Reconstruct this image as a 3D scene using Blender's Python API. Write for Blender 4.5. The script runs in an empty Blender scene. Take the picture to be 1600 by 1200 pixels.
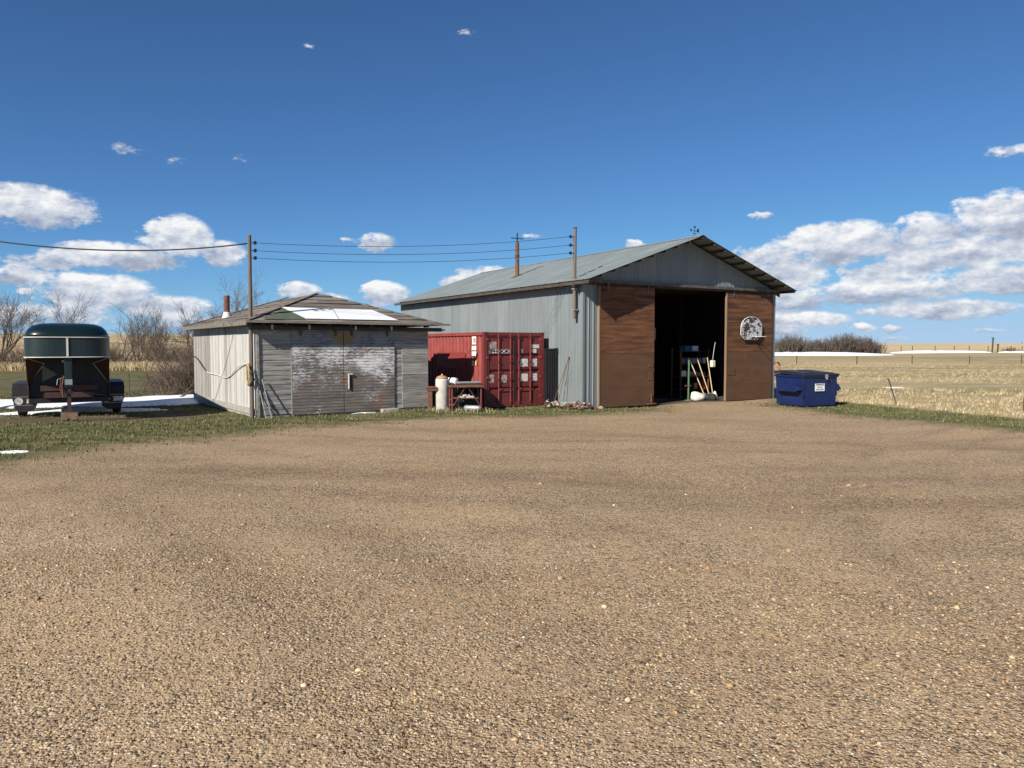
import bpy, bmesh, math, random
import numpy as np
from mathutils import Vector, Matrix
R = math.radians
rng = np.random.default_rng(7)
random.seed(7)
scene = bpy.context.scene
COL = scene.collection

# ---------------------------------------------------------------- camera, sky, sun, exposure
cam_d = bpy.data.cameras.new('camera')
cam_d.sensor_width = 36.0
cam_d.lens = 36.0 * 1186.0 / 1600.0
cam_d.clip_start = 0.1
cam_d.clip_end = 9000
cam = bpy.data.objects.new('camera', cam_d)
COL.objects.link(cam)
cam.location = (0, 0, 2.1)
cam.rotation_euler = (R(90 - 2.85), 0, 0)
scene.camera = cam

SUN_TRAVEL = Vector((1.75, 2.25, -1.92)).normalized()
SUN_EL = math.asin(-SUN_TRAVEL.z)
SUN_ROT = math.atan2(-SUN_TRAVEL.x, -SUN_TRAVEL.y)
EXPOSURE = 0.67
SKY = 0.068

# clouds, (azimuth from +Y clockwise, elevation, half width, height above, depth below, strength) in degrees
CLOUDS = [
 (-32.0, 8.6, 4.4, 1.7, 1.2, 1.00), (-23.6, 6.9, 2.7, 2.3, 1.0, 1.15), (-27.5, 5.9, 5.4, 1.1, .9, 1.0), (-20.8, 6.3, 2.2, 1.2, .8, .85), (-31.6, 5.4, 2.6, .8, .7, .8),
 (-33.0, 4.4, 3.0, .7, .6, .9), (-28.4, 3.3, 4.0, 1.7, .9, 1.1), (-24.4, 2.6, 3.6, 1.1, .8, 1.0), (-31.5, 2.0, 5.5, .9, .8, .8), (-22.6, 1.7, 3.4, .6, .5, .75),
 (-10.0, 7.5, 1.5, .9, .6, .95), (-11.9, 7.6, .8, .4, .3, .5), (-9.4, 3.7, 2.1, 1.2, .7, 1.05), (-15.6, 3.9, 1.9, .9, .6, .95), (-13.4, 3.4, 1.8, .6, .5, .75),
 (-2.0, 5.2, 2.6, 1.0, .6, .9), (-4.0, 4.7, 2.0, .7, .6, .8), (9.2, 7.4, 1.2, .5, .4, .75), (1.5, 8.2, 1.2, .2, .18, .5),
 (-2.8, 21.9, 1.3, .6, .4, .40), (-26.2, 12.9, 2.2, .5, .4, .46), (-23.6, 12.5, 1.6, .35, .3, .42), (-14.5, 20.5, .9, .25, .2, .36), (-19.0, 13.0, 1.0, .5, .4, .38),
 (18.4, 9.2, .8, .35, .3, .62), (32.8, 11.9, 2.4, .6, .4, .66), (33.4, 7.9, 4.8, 1.9, 1.5, 1.15), (28.6, 7.5, 2.8, 1.2, 1.2, 1.0),
 (23.2, 6.8, 4.8, 1.9, 1.2, 1.15), (18.6, 6.4, 3.0, 1.0, .9, .9), (30.5, 5.9, 6.0, 1.2, 1.0, 1.05), (20.0, 4.9, 3.0, 1.5, .9, 1.1), (26.4, 5.0, 3.4, .9, .8, .95),
 (25.6, 3.6, 6.4, 1.1, .8, 1.05), (33.0, 4.1, 4.6, 1.3, .9, 1.1), (19.6, 3.1, 3.4, 1.0, .7, 1.0), (29.5, 2.4, 5.0, .8, .7, 1.0), (20.6, 1.8, 4.2, .7, .6, .95),
 (24.8, 1.25, .9, .4, .3, .9), (26.4, 1.15, .9, .3, .3, .85), (31.8, .95, 1.6, .25, .2, .7), (19.6, 1.1, 2.2, .4, .4, .8), (26.6, .5, 1.4, .2, .2, .6),
]

def build_world():
    w = bpy.data.worlds.new('World'); scene.world = w; w.use_nodes = True
    w.cycles.sampling_method = 'MANUAL'; w.cycles.sample_map_resolution = 256
    nt = w.node_tree; N = nt.nodes; L = nt.links
    N.clear()
    out = N.new('ShaderNodeOutputWorld'); bg = N.new('ShaderNodeBackground')
    L.new(bg.outputs[0], out.inputs[0]); bg.inputs[1].default_value = SKY
    sky = N.new('ShaderNodeTexSky'); sky.sky_type = 'NISHITA'; sky.sun_disc = False
    sky.sun_elevation = SUN_EL; sky.sun_rotation = SUN_ROT
    sky.air_density = .55; sky.dust_density = .05; sky.ozone_density = 8; sky.altitude = 0
    def val(x):
        return x
    def m(op, a, b=None, c=None, clamp=False):
        n = N.new('ShaderNodeMath'); n.operation = op; n.use_clamp = clamp
        for i, x in enumerate((a, b, c)):
            if x is None: continue
            if isinstance(x, (int, float)): n.inputs[i].default_value = x
            else: L.new(x, n.inputs[i])
        return n.outputs[0]
    tc = N.new('ShaderNodeTexCoord'); sep = N.new('ShaderNodeSeparateXYZ'); L.new(tc.outputs['Generated'], sep.inputs[0])
    az = m('MULTIPLY', m('ARCTAN2', sep.outputs[0], sep.outputs[1]), 57.29578)
    el = m('MULTIPLY', m('ARCSINE', sep.outputs[2]), 57.29578)
    def noise(a, e, sc, detail, rough):
        cb = N.new('ShaderNodeCombineXYZ'); L.new(a, cb.inputs[0]); L.new(e, cb.inputs[1])
        n = N.new('ShaderNodeTexNoise'); n.inputs['Scale'].default_value = sc; n.inputs['Detail'].default_value = detail
        n.inputs['Roughness'].default_value = rough
        L.new(cb.outputs[0], n.inputs['Vector']); return n.outputs[0]
    el2 = m('MULTIPLY', el, 1.7)
    n1 = noise(az, el2, 0.42, 7, .58)
    n2 = noise(m('ADD', az, .32), m('ADD', el2, -.75), 0.42, 7, .58)
    nb = noise(az, el2, 1.9, 5, .62)
    # the same family of clouds goes on all round the sky
    azw = m('SUBTRACT', m('FLOORED_MODULO', m('ADD', az, 37.0), 74.0), 37.0)
    wa = m('ADD', azw, m('MULTIPLY', m('SUBTRACT', n1, .5), 3.2))
    we = m('ADD', el, m('MULTIPLY', m('SUBTRACT', nb, .5), .55))
    def vm(op, a, b=None, sc=None):
        n = N.new('ShaderNodeVectorMath'); n.operation = op
        for i, x in enumerate((a, b)):
            if x is None: continue
            if isinstance(x, tuple): n.inputs[i].default_value = x
            else: L.new(x, n.inputs[i])
        if sc is not None: L.new(sc, n.inputs['Scale'])
        return n.outputs['Value'] if op == 'DOT_PRODUCT' else n.outputs[0]
    cbw = N.new('ShaderNodeCombineXYZ'); L.new(wa, cbw.inputs[0]); L.new(we, cbw.inputs[1])
    tot = None; hs = None; sm = None
    for (a, e, ra, ru, rd, s) in CLOUDS:
        q = vm('MULTIPLY', vm('SUBTRACT', cbw.outputs[0], (a, e + (ru - rd) * .35, 0)), (1 / (ra * 1.12), 1 / (.62 * (ru + rd)), 0))
        g = m('MAXIMUM', m('MULTIPLY_ADD', vm('DOT_PRODUCT', q, q), -s, s), 0.0)
        h = vm('SCALE', q, sc=g)
        tot = g if tot is None else m('MAXIMUM', tot, g)
        hs = h if hs is None else vm('ADD', hs, h)
        sm = g if sm is None else m('ADD', sm, g)
    sp = N.new('ShaderNodeSeparateXYZ'); L.new(hs, sp.inputs[0])
    hh = m('DIVIDE', sp.outputs[1], m('ADD', sm, .02))
    nn = m('ADD', m('MULTIPLY', m('SUBTRACT', n1, .5), 1.9), m('MULTIPLY', m('SUBTRACT', nb, .5), .9))
    dens = m('ADD', m('SUBTRACT', tot, .34), m('MULTIPLY', nn, m('MULTIPLY', m('MINIMUM', m('MULTIPLY', tot, 3.0), 1.0), .80)))
    al = N.new('ShaderNodeMapRange'); al.interpolation_type = 'SMOOTHSTEP'
    L.new(dens, al.inputs[0]); al.inputs[1].default_value = -.05; al.inputs[2].default_value = .38; al.inputs[3].default_value = 0; al.inputs[4].default_value = .97
    rel = m('MULTIPLY', m('SUBTRACT', n1, n2), 2.3)
    sh = m('ADD', m('ADD', m('MULTIPLY', hh, .85), rel), m('MULTIPLY', m('SUBTRACT', nb, .5), .55))
    mr = N.new('ShaderNodeMapRange'); L.new(sh, mr.inputs[0]); mr.inputs[1].default_value = -.62; mr.inputs[2].default_value = .52
    ramp = N.new('ShaderNodeValToRGB'); L.new(mr.outputs[0], ramp.inputs[0])
    e = ramp.color_ramp.elements
    k = 1.0
    e[0].position = 0; e[0].color = (.34*k, .39*k, .50*k, 1)
    e[1].position = 1; e[1].color = (.93*k, .93*k, .93*k, 1)
    x = ramp.color_ramp.elements.new(.45); x.color = (.55*k, .60*k, .70*k, 1)
    mul = N.new('ShaderNodeVectorMath'); mul.operation = 'SCALE'; L.new(ramp.outputs[0], mul.inputs[0]); mul.inputs['Scale'].default_value = .65 / SKY
    sc3 = N.new('ShaderNodeSeparateColor'); L.new(sky.outputs[0], sc3.inputs[0]); cc3 = N.new('ShaderNodeCombineColor'); K = SKY * 2 ** EXPOSURE
    for i, (g_, b_) in enumerate(((.98, .45), (1.17, .62), (1.16, .86))):       # even tone curve over the whole sky
        x_ = m('MULTIPLY', sc3.outputs[i], g_); y_ = m('MULTIPLY', x_, K / b_)
        L.new(m('DIVIDE', x_, m('POWER', m('ADD', m('POWER', y_, 4.0), 1.0), .25)), cc3.inputs[i])
    mix = N.new('ShaderNodeMixRGB'); L.new(al.outputs[0], mix.inputs[0]); L.new(cc3.outputs[0], mix.inputs[1]); L.new(mul.outputs[0], mix.inputs[2])
    L.new(mix.outputs[0], bg.inputs[0])
    return w
build_world()

sun_d = bpy.data.lights.new('sun', 'SUN'); sun_d.energy = 4.6; sun_d.angle = R(.53); sun_d.color = (1, .93, .82)
sun = bpy.data.objects.new('sun', sun_d); COL.objects.link(sun); sun.location = (-30, -40, 40)
sun.rotation_euler = SUN_TRAVEL.to_track_quat('-Z', 'Y').to_euler()
scene.view_settings.view_transform = 'Standard'; scene.view_settings.look = 'None'
scene.view_settings.exposure = EXPOSURE; scene.view_settings.gamma = 1
scene.cycles.max_bounces = 6
scene.cycles.use_denoising = True

# ---------------------------------------------------------------- materials
def nodes(name):
    mt = bpy.data.materials.new(name); mt.use_nodes = True
    nt = mt.node_tree; N = nt.nodes; N.clear()
    out = N.new('ShaderNodeOutputMaterial'); b = N.new('ShaderNodeBsdfPrincipled'); nt.links.new(b.outputs[0], out.inputs[0])
    return mt, nt, N, nt.links, b
def M(name, c1, c2, scale=(1, 1, 1), detail=6, rough=.8, metal=0, bump=.0, bscale=None, layers=(), rnd=.0, spec=.5, contrast=(.32, .68), coat=0):
    """two-tone noise colour + worn layers (colour, scale, threshold, softness) in object space, a random tone per piece"""
    mt, nt, N, L, b = nodes(name)
    tc = N.new('ShaderNodeTexCoord'); oi = N.new('ShaderNodeObjectInfo')
    off = N.new('ShaderNodeVectorMath'); off.operation = 'MULTIPLY_ADD'
    cb = N.new('ShaderNodeCombineXYZ')
    for i in range(3): L.new(oi.outputs['Random'], cb.inputs[i])
    L.new(cb.outputs[0], off.inputs[0]); off.inputs[1].default_value = (23, 41, 17) if rnd else (0, 0, 0); L.new(tc.outputs['Object'], off.inputs[2])
    def nz(sc, det=detail, rg=.6):
        mp = N.new('ShaderNodeMapping'); mp.inputs['Scale'].default_value = sc; L.new(off.outputs[0], mp.inputs[0])
        n = N.new('ShaderNodeTexNoise'); n.inputs['Scale'].default_value = 1; n.inputs['Detail'].default_value = det; n.inputs['Roughness'].default_value = rg
        L.new(mp.outputs[0], n.inputs['Vector']); return n.outputs[0]
    n0 = nz(scale)
    mr = N.new('ShaderNodeMapRange'); L.new(n0, mr.inputs[0]); mr.inputs[1].default_value = contrast[0]; mr.inputs[2].default_value = contrast[1]
    mx = N.new('ShaderNodeMixRGB'); L.new(mr.outputs[0], mx.inputs[0]); mx.inputs[1].default_value = (*c1, 1); mx.inputs[2].default_value = (*c2, 1)
    col = mx.outputs[0]
    for (lc, ls, th, so) in layers:
        n = nz(ls, 8, .65)
        r_ = N.new('ShaderNodeMapRange'); L.new(n, r_.inputs[0]); r_.inputs[1].default_value = th; r_.inputs[2].default_value = th + so
        m2 = N.new('ShaderNodeMixRGB'); L.new(r_.outputs[0], m2.inputs[0]); L.new(col, m2.inputs[1]); m2.inputs[2].default_value = (*lc, 1); col = m2.outputs[0]
    if rnd:
        mrr = N.new('ShaderNodeMapRange'); L.new(oi.outputs['Random'], mrr.inputs[0]); mrr.inputs[3].default_value = 1 - rnd; mrr.inputs[4].default_value = 1 + rnd
        sc_ = N.new('ShaderNodeVectorMath'); sc_.operation = 'SCALE'; L.new(col, sc_.inputs[0]); L.new(mrr.outputs[0], sc_.inputs['Scale']); col = sc_.outputs[0]
    L.new(col, b.inputs['Base Color'])
    b.inputs['Roughness'].default_value = rough; b.inputs['Metallic'].default_value = metal
    b.inputs['Specular IOR Level'].default_value = spec; b.inputs['Coat Weight'].default_value = coat
    if bump:
        bp = N.new('ShaderNodeBump'); bp.inputs['Strength'].default_value = bump; bp.inputs['Distance'].default_value = .02
        L.new(nz(bscale or tuple(s * 2 for s in scale)), bp.inputs['Height']); L.new(bp.outputs[0], b.inputs['Normal'])
    return mt

MAT = {}
MAT['steel'] = M('galvanised_steel', (.165, .192, .198), (.225, .252, .256), (1.2, 1.2, .35), rough=.55, metal=.15, rnd=.05, layers=(((.255, .265, .255), (2, 2, .5), .62, .2), ((.22, .17, .13), (3, 3, .8), .76, .05)))
MAT['steel_roof'] = M('galvanised_roof_steel', (.165, .195, .20), (.235, .265, .27), (.7, .7, .7), rough=.6, metal=.15, rnd=.05, layers=(((.23, .17, .12), (.9, .25, .9), .70, .14),))
MAT['rust'] = M('rusted_iron', (.10, .045, .028), (.19, .085, .05), (9, 9, 9), rough=.9, bump=.3, layers=(((.05, .03, .025), (5, 5, 5), .58, .1),))
MAT['darkwood'] = M('dark_aged_timber', (.035, .03, .026), (.085, .07, .058), (3, 3, 14), rough=.95, bump=.3)
MAT['lining'] = M('sooty_board_lining', (.012, .011, .010), (.024, .021, .018), (2, 2, 9), rough=.95)  # near-black tone stands in for the unlit shed interior
MAT['wood'] = M('weathered_pole_timber', (.10, .08, .065), (.19, .155, .125), (20, 20, 1.5), rough=.95, bump=.4)
MAT['trimwood'] = M('bare_edge_timber', (.17, .11, .07), (.26, .17, .105), (14, 14, 1.2), rough=.9, bump=.2)
MAT['ply_dark'] = M('stained_old_plywood', (.038, .016, .008), (.20, .080, .032), (.9, .9, 9), detail=9, rough=.85, bump=.2, rnd=.12, layers=(((.045, .022, .014), (.6, .6, 5), .55, .12), ((.26, .16, .10), (2, 2, 26), .70, .06)))
MAT['ply_brown'] = M('brown_painted_plywood', (.090, .043, .020), (.122, .059, .028), (1.4, 1.4, 4), rough=.8, bump=.1, rnd=.05, layers=(((.06, .03, .017), (.8, .8, 3), .56, .2),))
MAT['board_grey'] = M('grey_weathered_board', (.17, .16, .148), (.40, .385, .36), (1.6, 8, 26), detail=9, rough=.95, bump=.5, rnd=.2, layers=(((.07, .063, .057), (1.3, 5, 20), .60, .08), ((.50, .49, .46), (2.5, 5, 30), .62, .1)))
MAT['board_white'] = M('flaking_whitewashed_board', (.34, .332, .312), (.53, .52, .495), (9, 9, .8), detail=9, rough=.95, bump=.4, rnd=.12, layers=(((.30, .285, .26), (26, 26, 1.3), .545, .08), ((.17, .16, .145), (14, 14, .7), .62, .07)))
MAT['board_vgrey'] = M('grey_upright_board', (.20, .19, .175), (.34, .325, .30), (26, 26, 1.4), detail=9, rough=.95, bump=.5, rnd=.16, layers=(((.10, .095, .085), (18, 18, 1.1), .60, .08),))
MAT['roofing'] = M('weathered_roof_board', (.105, .090, .074), (.235, .203, .172), (2.2, 14, 14), detail=9, rough=.97, bump=.5, rnd=.28, layers=(((.075, .065, .058), (1.2, 6, 6), .58, .1),))
MAT['white_sheet'] = M('white_sheet_metal', (.72, .74, .76), (.80, .81, .82), (2, 2, 2), rough=.45)
MAT['green_sheet'] = M('green_roll_roofing', (.055, .075, .045), (.09, .11, .07), (4, 4, 4), rough=.95)
MAT['concrete'] = M('old_concrete', (.27, .245, .205), (.40, .365, .31), (5, 5, 5), rough=.95, bump=.3)
MAT['blackmetal'] = M('black_painted_steel', (.010, .010, .012), (.022, .022, .026), (4, 4, 1), rough=.5, bump=.05)
MAT['rubber'] = M('black_rubber', (.012, .012, .012), (.028, .027, .026), (6, 6, 6), rough=.75)
MAT['white_paint'] = M('worn_white_print', (.66, .65, .62), (.75, .74, .71), (9, 9, 9), rough=.7)
MAT['yellow'] = M('yellow_print', (.62, .40, .07), (.66, .45, .1), (9, 9, 9), rough=.7)
MAT['black_print'] = M('black_print', (.012, .012, .012), (.02, .02, .02), (9, 9, 9), rough=.7)
MAT['grey_print'] = M('faded_grey_decal', (.20, .13, .12), (.42, .36, .34), (16, 16, 16), rough=.8, contrast=(.4, .6))
MAT['label_print'] = M('white_label_with_worn_print', (.70, .69, .66), (.74, .73, .70), (9, 9, 9), rough=.7, layers=(((.10, .07, .07), (30, 30, 34), .53, .03),))
MAT['tank'] = M('chalky_white_tank', (.42, .40, .36), (.60, .575, .53), (3, 3, 2), rough=.75, layers=(((.27, .19, .12), (5, 5, 2.5), .60, .12),))
MAT['tank_rust'] = M('rust_stained_cap', (.28, .15, .07), (.42, .27, .15), (7, 7, 7), rough=.9)
MAT['red_iron'] = M('red_oxide_iron', (.13, .028, .025), (.20, .045, .038), (6, 6, 6), rough=.8, layers=(((.10, .05, .035), (8, 8, 8), .58, .1),))
MAT['rail'] = M('dull_dark_rail', (.07, .065, .06), (.14, .13, .12), (6, 6, 6), rough=.7, metal=.3, layers=(((.10, .05, .03), (5, 5, 5), .58, .1),))
MAT['galv'] = M('dull_galvanised_pipe', (.30, .31, .31), (.42, .43, .43), (6, 6, 6), rough=.5, metal=.5)
MAT['green_paint'] = M('dark_green_trailer_paint', (.003, .010, .011), (.005, .015, .016), (2, 2, 2), rough=.3, coat=.1, layers=(((.012, .03, .032), (1.5, 1.5, 5), .62, .15),))
MAT['green_worn'] = M('worn_green_trailer_panel', (.007, .017, .018), (.014, .028, .028), (3, 3, 1.2), rough=.42, layers=(((.035, .045, .045), (2.2, 2.2, 4), .60, .2), ((.20, .035, .03), (3.3, 3.3, 4.6), .70, .02)))
MAT['brown_body'] = M('red_brown_trailer_steel', (.05, .022, .019), (.08, .034, .029), (3, 3, 3), rough=.6, layers=(((.05, .025, .02), (3, 3, 6), .58, .1),))
MAT['trim'] = M('dull_white_trim', (.52, .51, .48), (.64, .63, .60), (9, 9, 9), rough=.5)
MAT['blue'] = M('dark_blue_dumpster_paint', (.006, .015, .072), (.009, .021, .09), (2, 2, 2), rough=.42, bump=.03, layers=(((.02, .035, .10), (2.5, 2.5, 1), .60, .15), ((.10, .09, .10), (14, 14, 8), .74, .03)))
MAT['lid'] = M('black_plastic_lid', (.014, .014, .016), (.026, .026, .03), (2, 2, 2), rough=.42)
MAT['snow'] = M('old_snow', (.80, .82, .85), (.88, .89, .90), (2, 2, 2), rough=.7, bump=.4, bscale=(5, 5, 5), layers=(((.50, .47, .42), (5, 5, 5), .58, .14),))
MAT['bark'] = M('grey_brown_bark', (.085, .066, .053), (.15, .118, .095), (6, 6, 2), rough=.95)
MAT['twig'] = M('brown_twig', (.10, .068, .05), (.165, .118, .09), (3, 3, 3), rough=.9)
MAT['twig_grey'] = M('grey_twig', (.10, .08, .068), (.16, .13, .112), (1, 1, 1), rough=.9)
MAT['spruce'] = M('dark_spruce', (.012, .02, .014), (.025, .036, .024), (1, 1, 1), rough=.95)
MAT['manila'] = M('tan_rope', (.34, .24, .12), (.48, .36, .2), (30, 30, 30), rough=.9)
MAT['cable'] = M('dark_cable', (.02, .02, .022), (.035, .035, .037), (9, 9, 9), rough=.6)
MAT['cablewhite'] = M('pale_cable', (.48, .46, .42), (.58, .56, .52), (9, 9, 9), rough=.7)
MAT['orange'] = M('orange_hose', (.30, .10, .05), (.38, .15, .08), (9, 9, 9), rough=.6)
MAT['handle'] = M('ash_tool_handle', (.48, .36, .2), (.60, .48, .3), (30, 30, 3), rough=.7)
MAT['sack'] = M('white_plastic_sack', (.62, .58, .48), (.74, .71, .62), (6, 6, 6), rough=.6)
MAT['greenpipe'] = M('green_painted_pipe', (.05, .12, .06), (.08, .17, .09), (6, 6, 6), rough=.6)
MAT['cardboard'] = M('cardboard', (.28, .19, .10), (.36, .25, .14), (5, 5, 5), rough=.9)
MAT['bluebox'] = M('blue_plastic', (.02, .10, .22), (.03, .14, .28), (5, 5, 5), rough=.5)
MAT['redplastic'] = M('red_plastic', (.30, .04, .035), (.38, .06, .05), (5, 5, 5), rough=.5)
MAT['backboard'] = M('faded_printed_backboard', (.50, .51, .53), (.60, .61, .62), (3, 3, 3), rough=.5, layers=(((.045, .03, .028), (5.5, 5.5, 7), .48, .05), ((.07, .045, .035), (12, 12, 14), .58, .05)))
MAT['stone'] = M('field_stone', (.22, .17, .14), (.42, .34, .28), (9, 9, 9), rough=.95, rnd=.3)
MAT['dirtfloor'] = M('packed_dirt_floor', (.045, .037, .029), (.075, .061, .047), (2, 2, 2), rough=1)  # floor toned extra dark, as shade inside the shed

def peel_material():
    mt, nt, N, L, b = nodes('peeling_white_paint_on_dark_boards')
    tc = N.new('ShaderNodeTexCoord')
    def nz(sc, det=8, rg=.62):
        mp = N.new('ShaderNodeMapping'); mp.inputs['Scale'].default_value = sc; L.new(tc.outputs['Object'], mp.inputs[0])
        n = N.new('ShaderNodeTexNoise'); n.inputs['Scale'].default_value = 1; n.inputs['Detail'].default_value = det; n.inputs['Roughness'].default_value = rg
        L.new(mp.outputs[0], n.inputs['Vector']); return n.outputs[0]
    def rmp(x, a, c, lo=0., hi=1.):
        r_ = N.new('ShaderNodeMapRange'); L.new(x, r_.inputs[0]); r_.inputs[1].default_value = a; r_.inputs[2].default_value = c; r_.inputs[3].default_value = lo; r_.inputs[4].default_value = hi; return r_.outputs[0]
    def mix(f, a, c):
        m_ = N.new('ShaderNodeMixRGB'); L.new(f, m_.inputs[0])
        for i, v in ((1, a), (2, c)):
            if isinstance(v, tuple): m_.inputs[i].default_value = (*v, 1)
            else: L.new(v, m_.inputs[i])
        return m_.outputs[0]
    def mt_(op, a, c):
        m_ = N.new('ShaderNodeMath'); m_.operation = op
        for i, v in enumerate((a, c)):
            if isinstance(v, (int, float)): m_.inputs[i].default_value = v
            else: L.new(v, m_.inputs[i])
        return m_.outputs[0]
    base = mix(rmp(nz((1.5, 6, 9)), .35, .65), (.10, .088, .078), (.21, .185, .165))
    base = mix(rmp(nz((2.2, 6, 3.4)), .54, .66), base, (.20, .115, .08))
    sep = N.new('ShaderNodeSeparateXYZ'); L.new(tc.outputs['Object'], sep.inputs[0])
    low = rmp(sep.outputs[2], .45, 1.25, .13, 0.)         # the lower boards have lost nearly all their paint
    big = mt_('ADD', mt_('MULTIPLY', nz((.9, 3, 1.1), 3), .40), mt_('MULTIPLY', nz((8, 8, 44), 8, .75), .60))
    paint = rmp(mt_('SUBTRACT', big, low), .462, .525)
    col = mix(paint, base, (.70, .70, .70))
    hi = rmp(sep.outputs[2], 1.95, 2.15)                   # darker strip along the top
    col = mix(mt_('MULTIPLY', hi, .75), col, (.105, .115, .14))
    L.new(col, b.inputs['Base Color']); b.inputs['Roughness'].default_value = .9
    bp = N.new('ShaderNodeBump'); bp.inputs['Strength'].default_value = .5; bp.inputs['Distance'].default_value = .01
    L.new(paint, bp.inputs['Height']); L.new(bp.outputs[0], b.inputs['Normal'])
    return mt
MAT['peel'] = peel_material()

def container_material():
    mt, nt, N, L, b = nodes('red_container_paint')
    tc = N.new('ShaderNodeTexCoord')
    n = N.new('ShaderNodeTexNoise'); n.inputs['Scale'].default_value = 2.2; n.inputs['Detail'].default_value = 8; L.new(tc.outputs['Object'], n.inputs['Vector'])
    r = N.new('ShaderNodeValToRGB'); L.new(n.outputs[0], r.inputs[0])
    e = r.color_ramp.elements; e[0].position = .3; e[0].color = (.20, .034, .030, 1); e[1].position = .7; e[1].color = (.29, .058, .050, 1)
    n2 = N.new('ShaderNodeTexNoise'); n2.inputs['Scale'].default_value = 7; n2.inputs['Detail'].default_value = 8; L.new(tc.outputs['Object'], n2.inputs['Vector'])
    mr = N.new('ShaderNodeMapRange'); L.new(n2.outputs[0], mr.inputs[0]); mr.inputs[1].default_value = .62; mr.inputs[2].default_value = .70
    mx = N.new('ShaderNodeMixRGB'); L.new(mr.outputs[0], mx.inputs[0]); L.new(r.outputs[0], mx.inputs[1]); mx.inputs[2].default_value = (.12, .045, .035, 1)
    L.new(mx.outputs[0], b.inputs['Base Color']); b.inputs['Roughness'].default_value = .6
    return mt
MAT['container'] = container_material()
MAT['container_dark'] = M('darker_red_door_paint', (.115, .019, .019), (.165, .028, .026), (2.5, 2.5, 2.5), rough=.6, layers=(((.08, .03, .025), (6, 6, 6), .62, .08),))
MAT['container_patch'] = M('repainted_red_patch', (.215, .032, .03), (.24, .04, .036), (3, 3, 3), rough=.6)

# ---------------------------------------------------------------- mesh helpers
class MB:
    def __init__(s): s.v = []; s.f = []
    def add(s, vs, fs):
        o = len(s.v); s.v += [tuple(p) for p in vs]; s.f += [tuple(i + o for i in f) for f in fs]; return s
    def box(s, x0, x1, y0, y1, z0, z1):
        vs = [(x, y, z) for z in (z0, z1) for y in (y0, y1) for x in (x0, x1)]
        return s.add(vs, [(0, 2, 3, 1), (4, 5, 7, 6), (0, 1, 5, 4), (2, 6, 7, 3), (0, 4, 6, 2), (1, 3, 7, 5)])
    def hexa(s, p):   # eight points: bottom four (ccw), top four
        return s.add(p, [(3, 2, 1, 0), (4, 5, 6, 7), (0, 1, 5, 4), (1, 2, 6, 5), (2, 3, 7, 6), (3, 0, 4, 7)])
    def slab(s, quad, t):     # thin plate from a quad (list of points), thickness along its normal, downwards
        q = [Vector(p) for p in quad]; n = (q[1] - q[0]).cross(q[2] - q[0]).normalized() * t
        k = len(q); vs = [p - n for p in q] + q
        return s.add(vs, [tuple(range(k - 1, -1, -1)), tuple(range(k, 2 * k))] + [(i, (i + 1) % k, k + (i + 1) % k, k + i) for i in range(k)])
    def tube(s, pts, r, n=8, r1=None, cap=True):
        pts = [Vector(p) for p in pts]; m = len(pts); o = len(s.v); ref = None
        for i, p in enumerate(pts):
            d = (pts[min(i + 1, m - 1)] - pts[max(i - 1, 0)]).normalized()
            if ref is None: ref = Vector((0, 0, 1)) if abs(d.z) < .9 else Vector((1, 0, 0))
            a = d.cross(ref).normalized(); c = d.cross(a)
            ref = a.cross(d)
            rr = r if r1 is None else r + (r1 - r) * i / max(1, m - 1)
            for k in range(n):
                t = 2 * math.pi * k / n; q = p + (a * math.cos(t) + c * math.sin(t)) * rr; s.v.append(tuple(q))
        for i in range(m - 1):
            for k in range(n):
                k2 = (k + 1) % n; s.f.append((o + i * n + k, o + i * n + k2, o + (i + 1) * n + k2, o + (i + 1) * n + k))
        if cap: s.f.append(tuple(o + k for k in range(n - 1, -1, -1))); s.f.append(tuple(o + (m - 1) * n + k for k in range(n)))
        return s
    def lathe(s, prof, n=20, cx=0, cy=0):
        o = len(s.v); m = len(prof)
        for (r, z) in prof:
            for k in range(n):
                t = 2 * math.pi * k / n; s.v.append((cx + r * math.cos(t), cy + r * math.sin(t), z))
        for i in range(m - 1):
            for k in range(n):
                k2 = (k + 1) % n; s.f.append((o + i * n + k, o + i * n + k2, o + (i + 1) * n + k2, o + (i + 1) * n + k))
        s.f.append(tuple(o + k for k in range(n - 1, -1, -1))); s.f.append(tuple(o + (m - 1) * n + k for k in range(n)))
        return s
    def prism(s, pts, axis, a, b):   # 2-d outline extruded along an axis between a and b
        k = len(pts)
        def P(u, v, w): return {'x': (w, u, v), 'y': (u, w, v), 'z': (u, v, w)}[axis]
        vs = [P(u, v, a) for u, v in pts] + [P(u, v, b) for u, v in pts]
        return s.add(vs, [tuple(range(k - 1, -1, -1)), tuple(range(k, 2 * k))] + [(i, (i + 1) % k, k + (i + 1) % k, k + i) for i in range(k)])
    def mesh(s, name, smooth=False):
        me = bpy.data.meshes.new(name); me.from_pydata(s.v, [], s.f); me.update()
        bm = bmesh.new(); bm.from_mesh(me); bmesh.ops.recalc_face_normals(bm, faces=bm.faces); bm.to_mesh(me); bm.free()
        if smooth:
            me.polygons.foreach_set('use_smooth', [True] * len(me.polygons))
        return me
    def build(s, name, mat, parent=None, smooth=False, loc=None, rot=None, bevel=0):
        me = s.mesh(name, smooth); me.materials.append(MAT[mat] if isinstance(mat, str) else mat)
        return link(name, me, parent, loc, rot, bevel)
def link(name, data, parent=None, loc=None, rot=None, bevel=0):
    o = bpy.data.objects.new(name, data); COL.objects.link(o)
    if parent: o.parent = parent
    if loc: o.location = loc
    if rot: o.rotation_euler = rot
    if bevel:
        b = o.modifiers.new('bevel', 'BEVEL'); b.width = bevel; b.segments = 2; b.limit_method = 'ANGLE'
    return o
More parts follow.
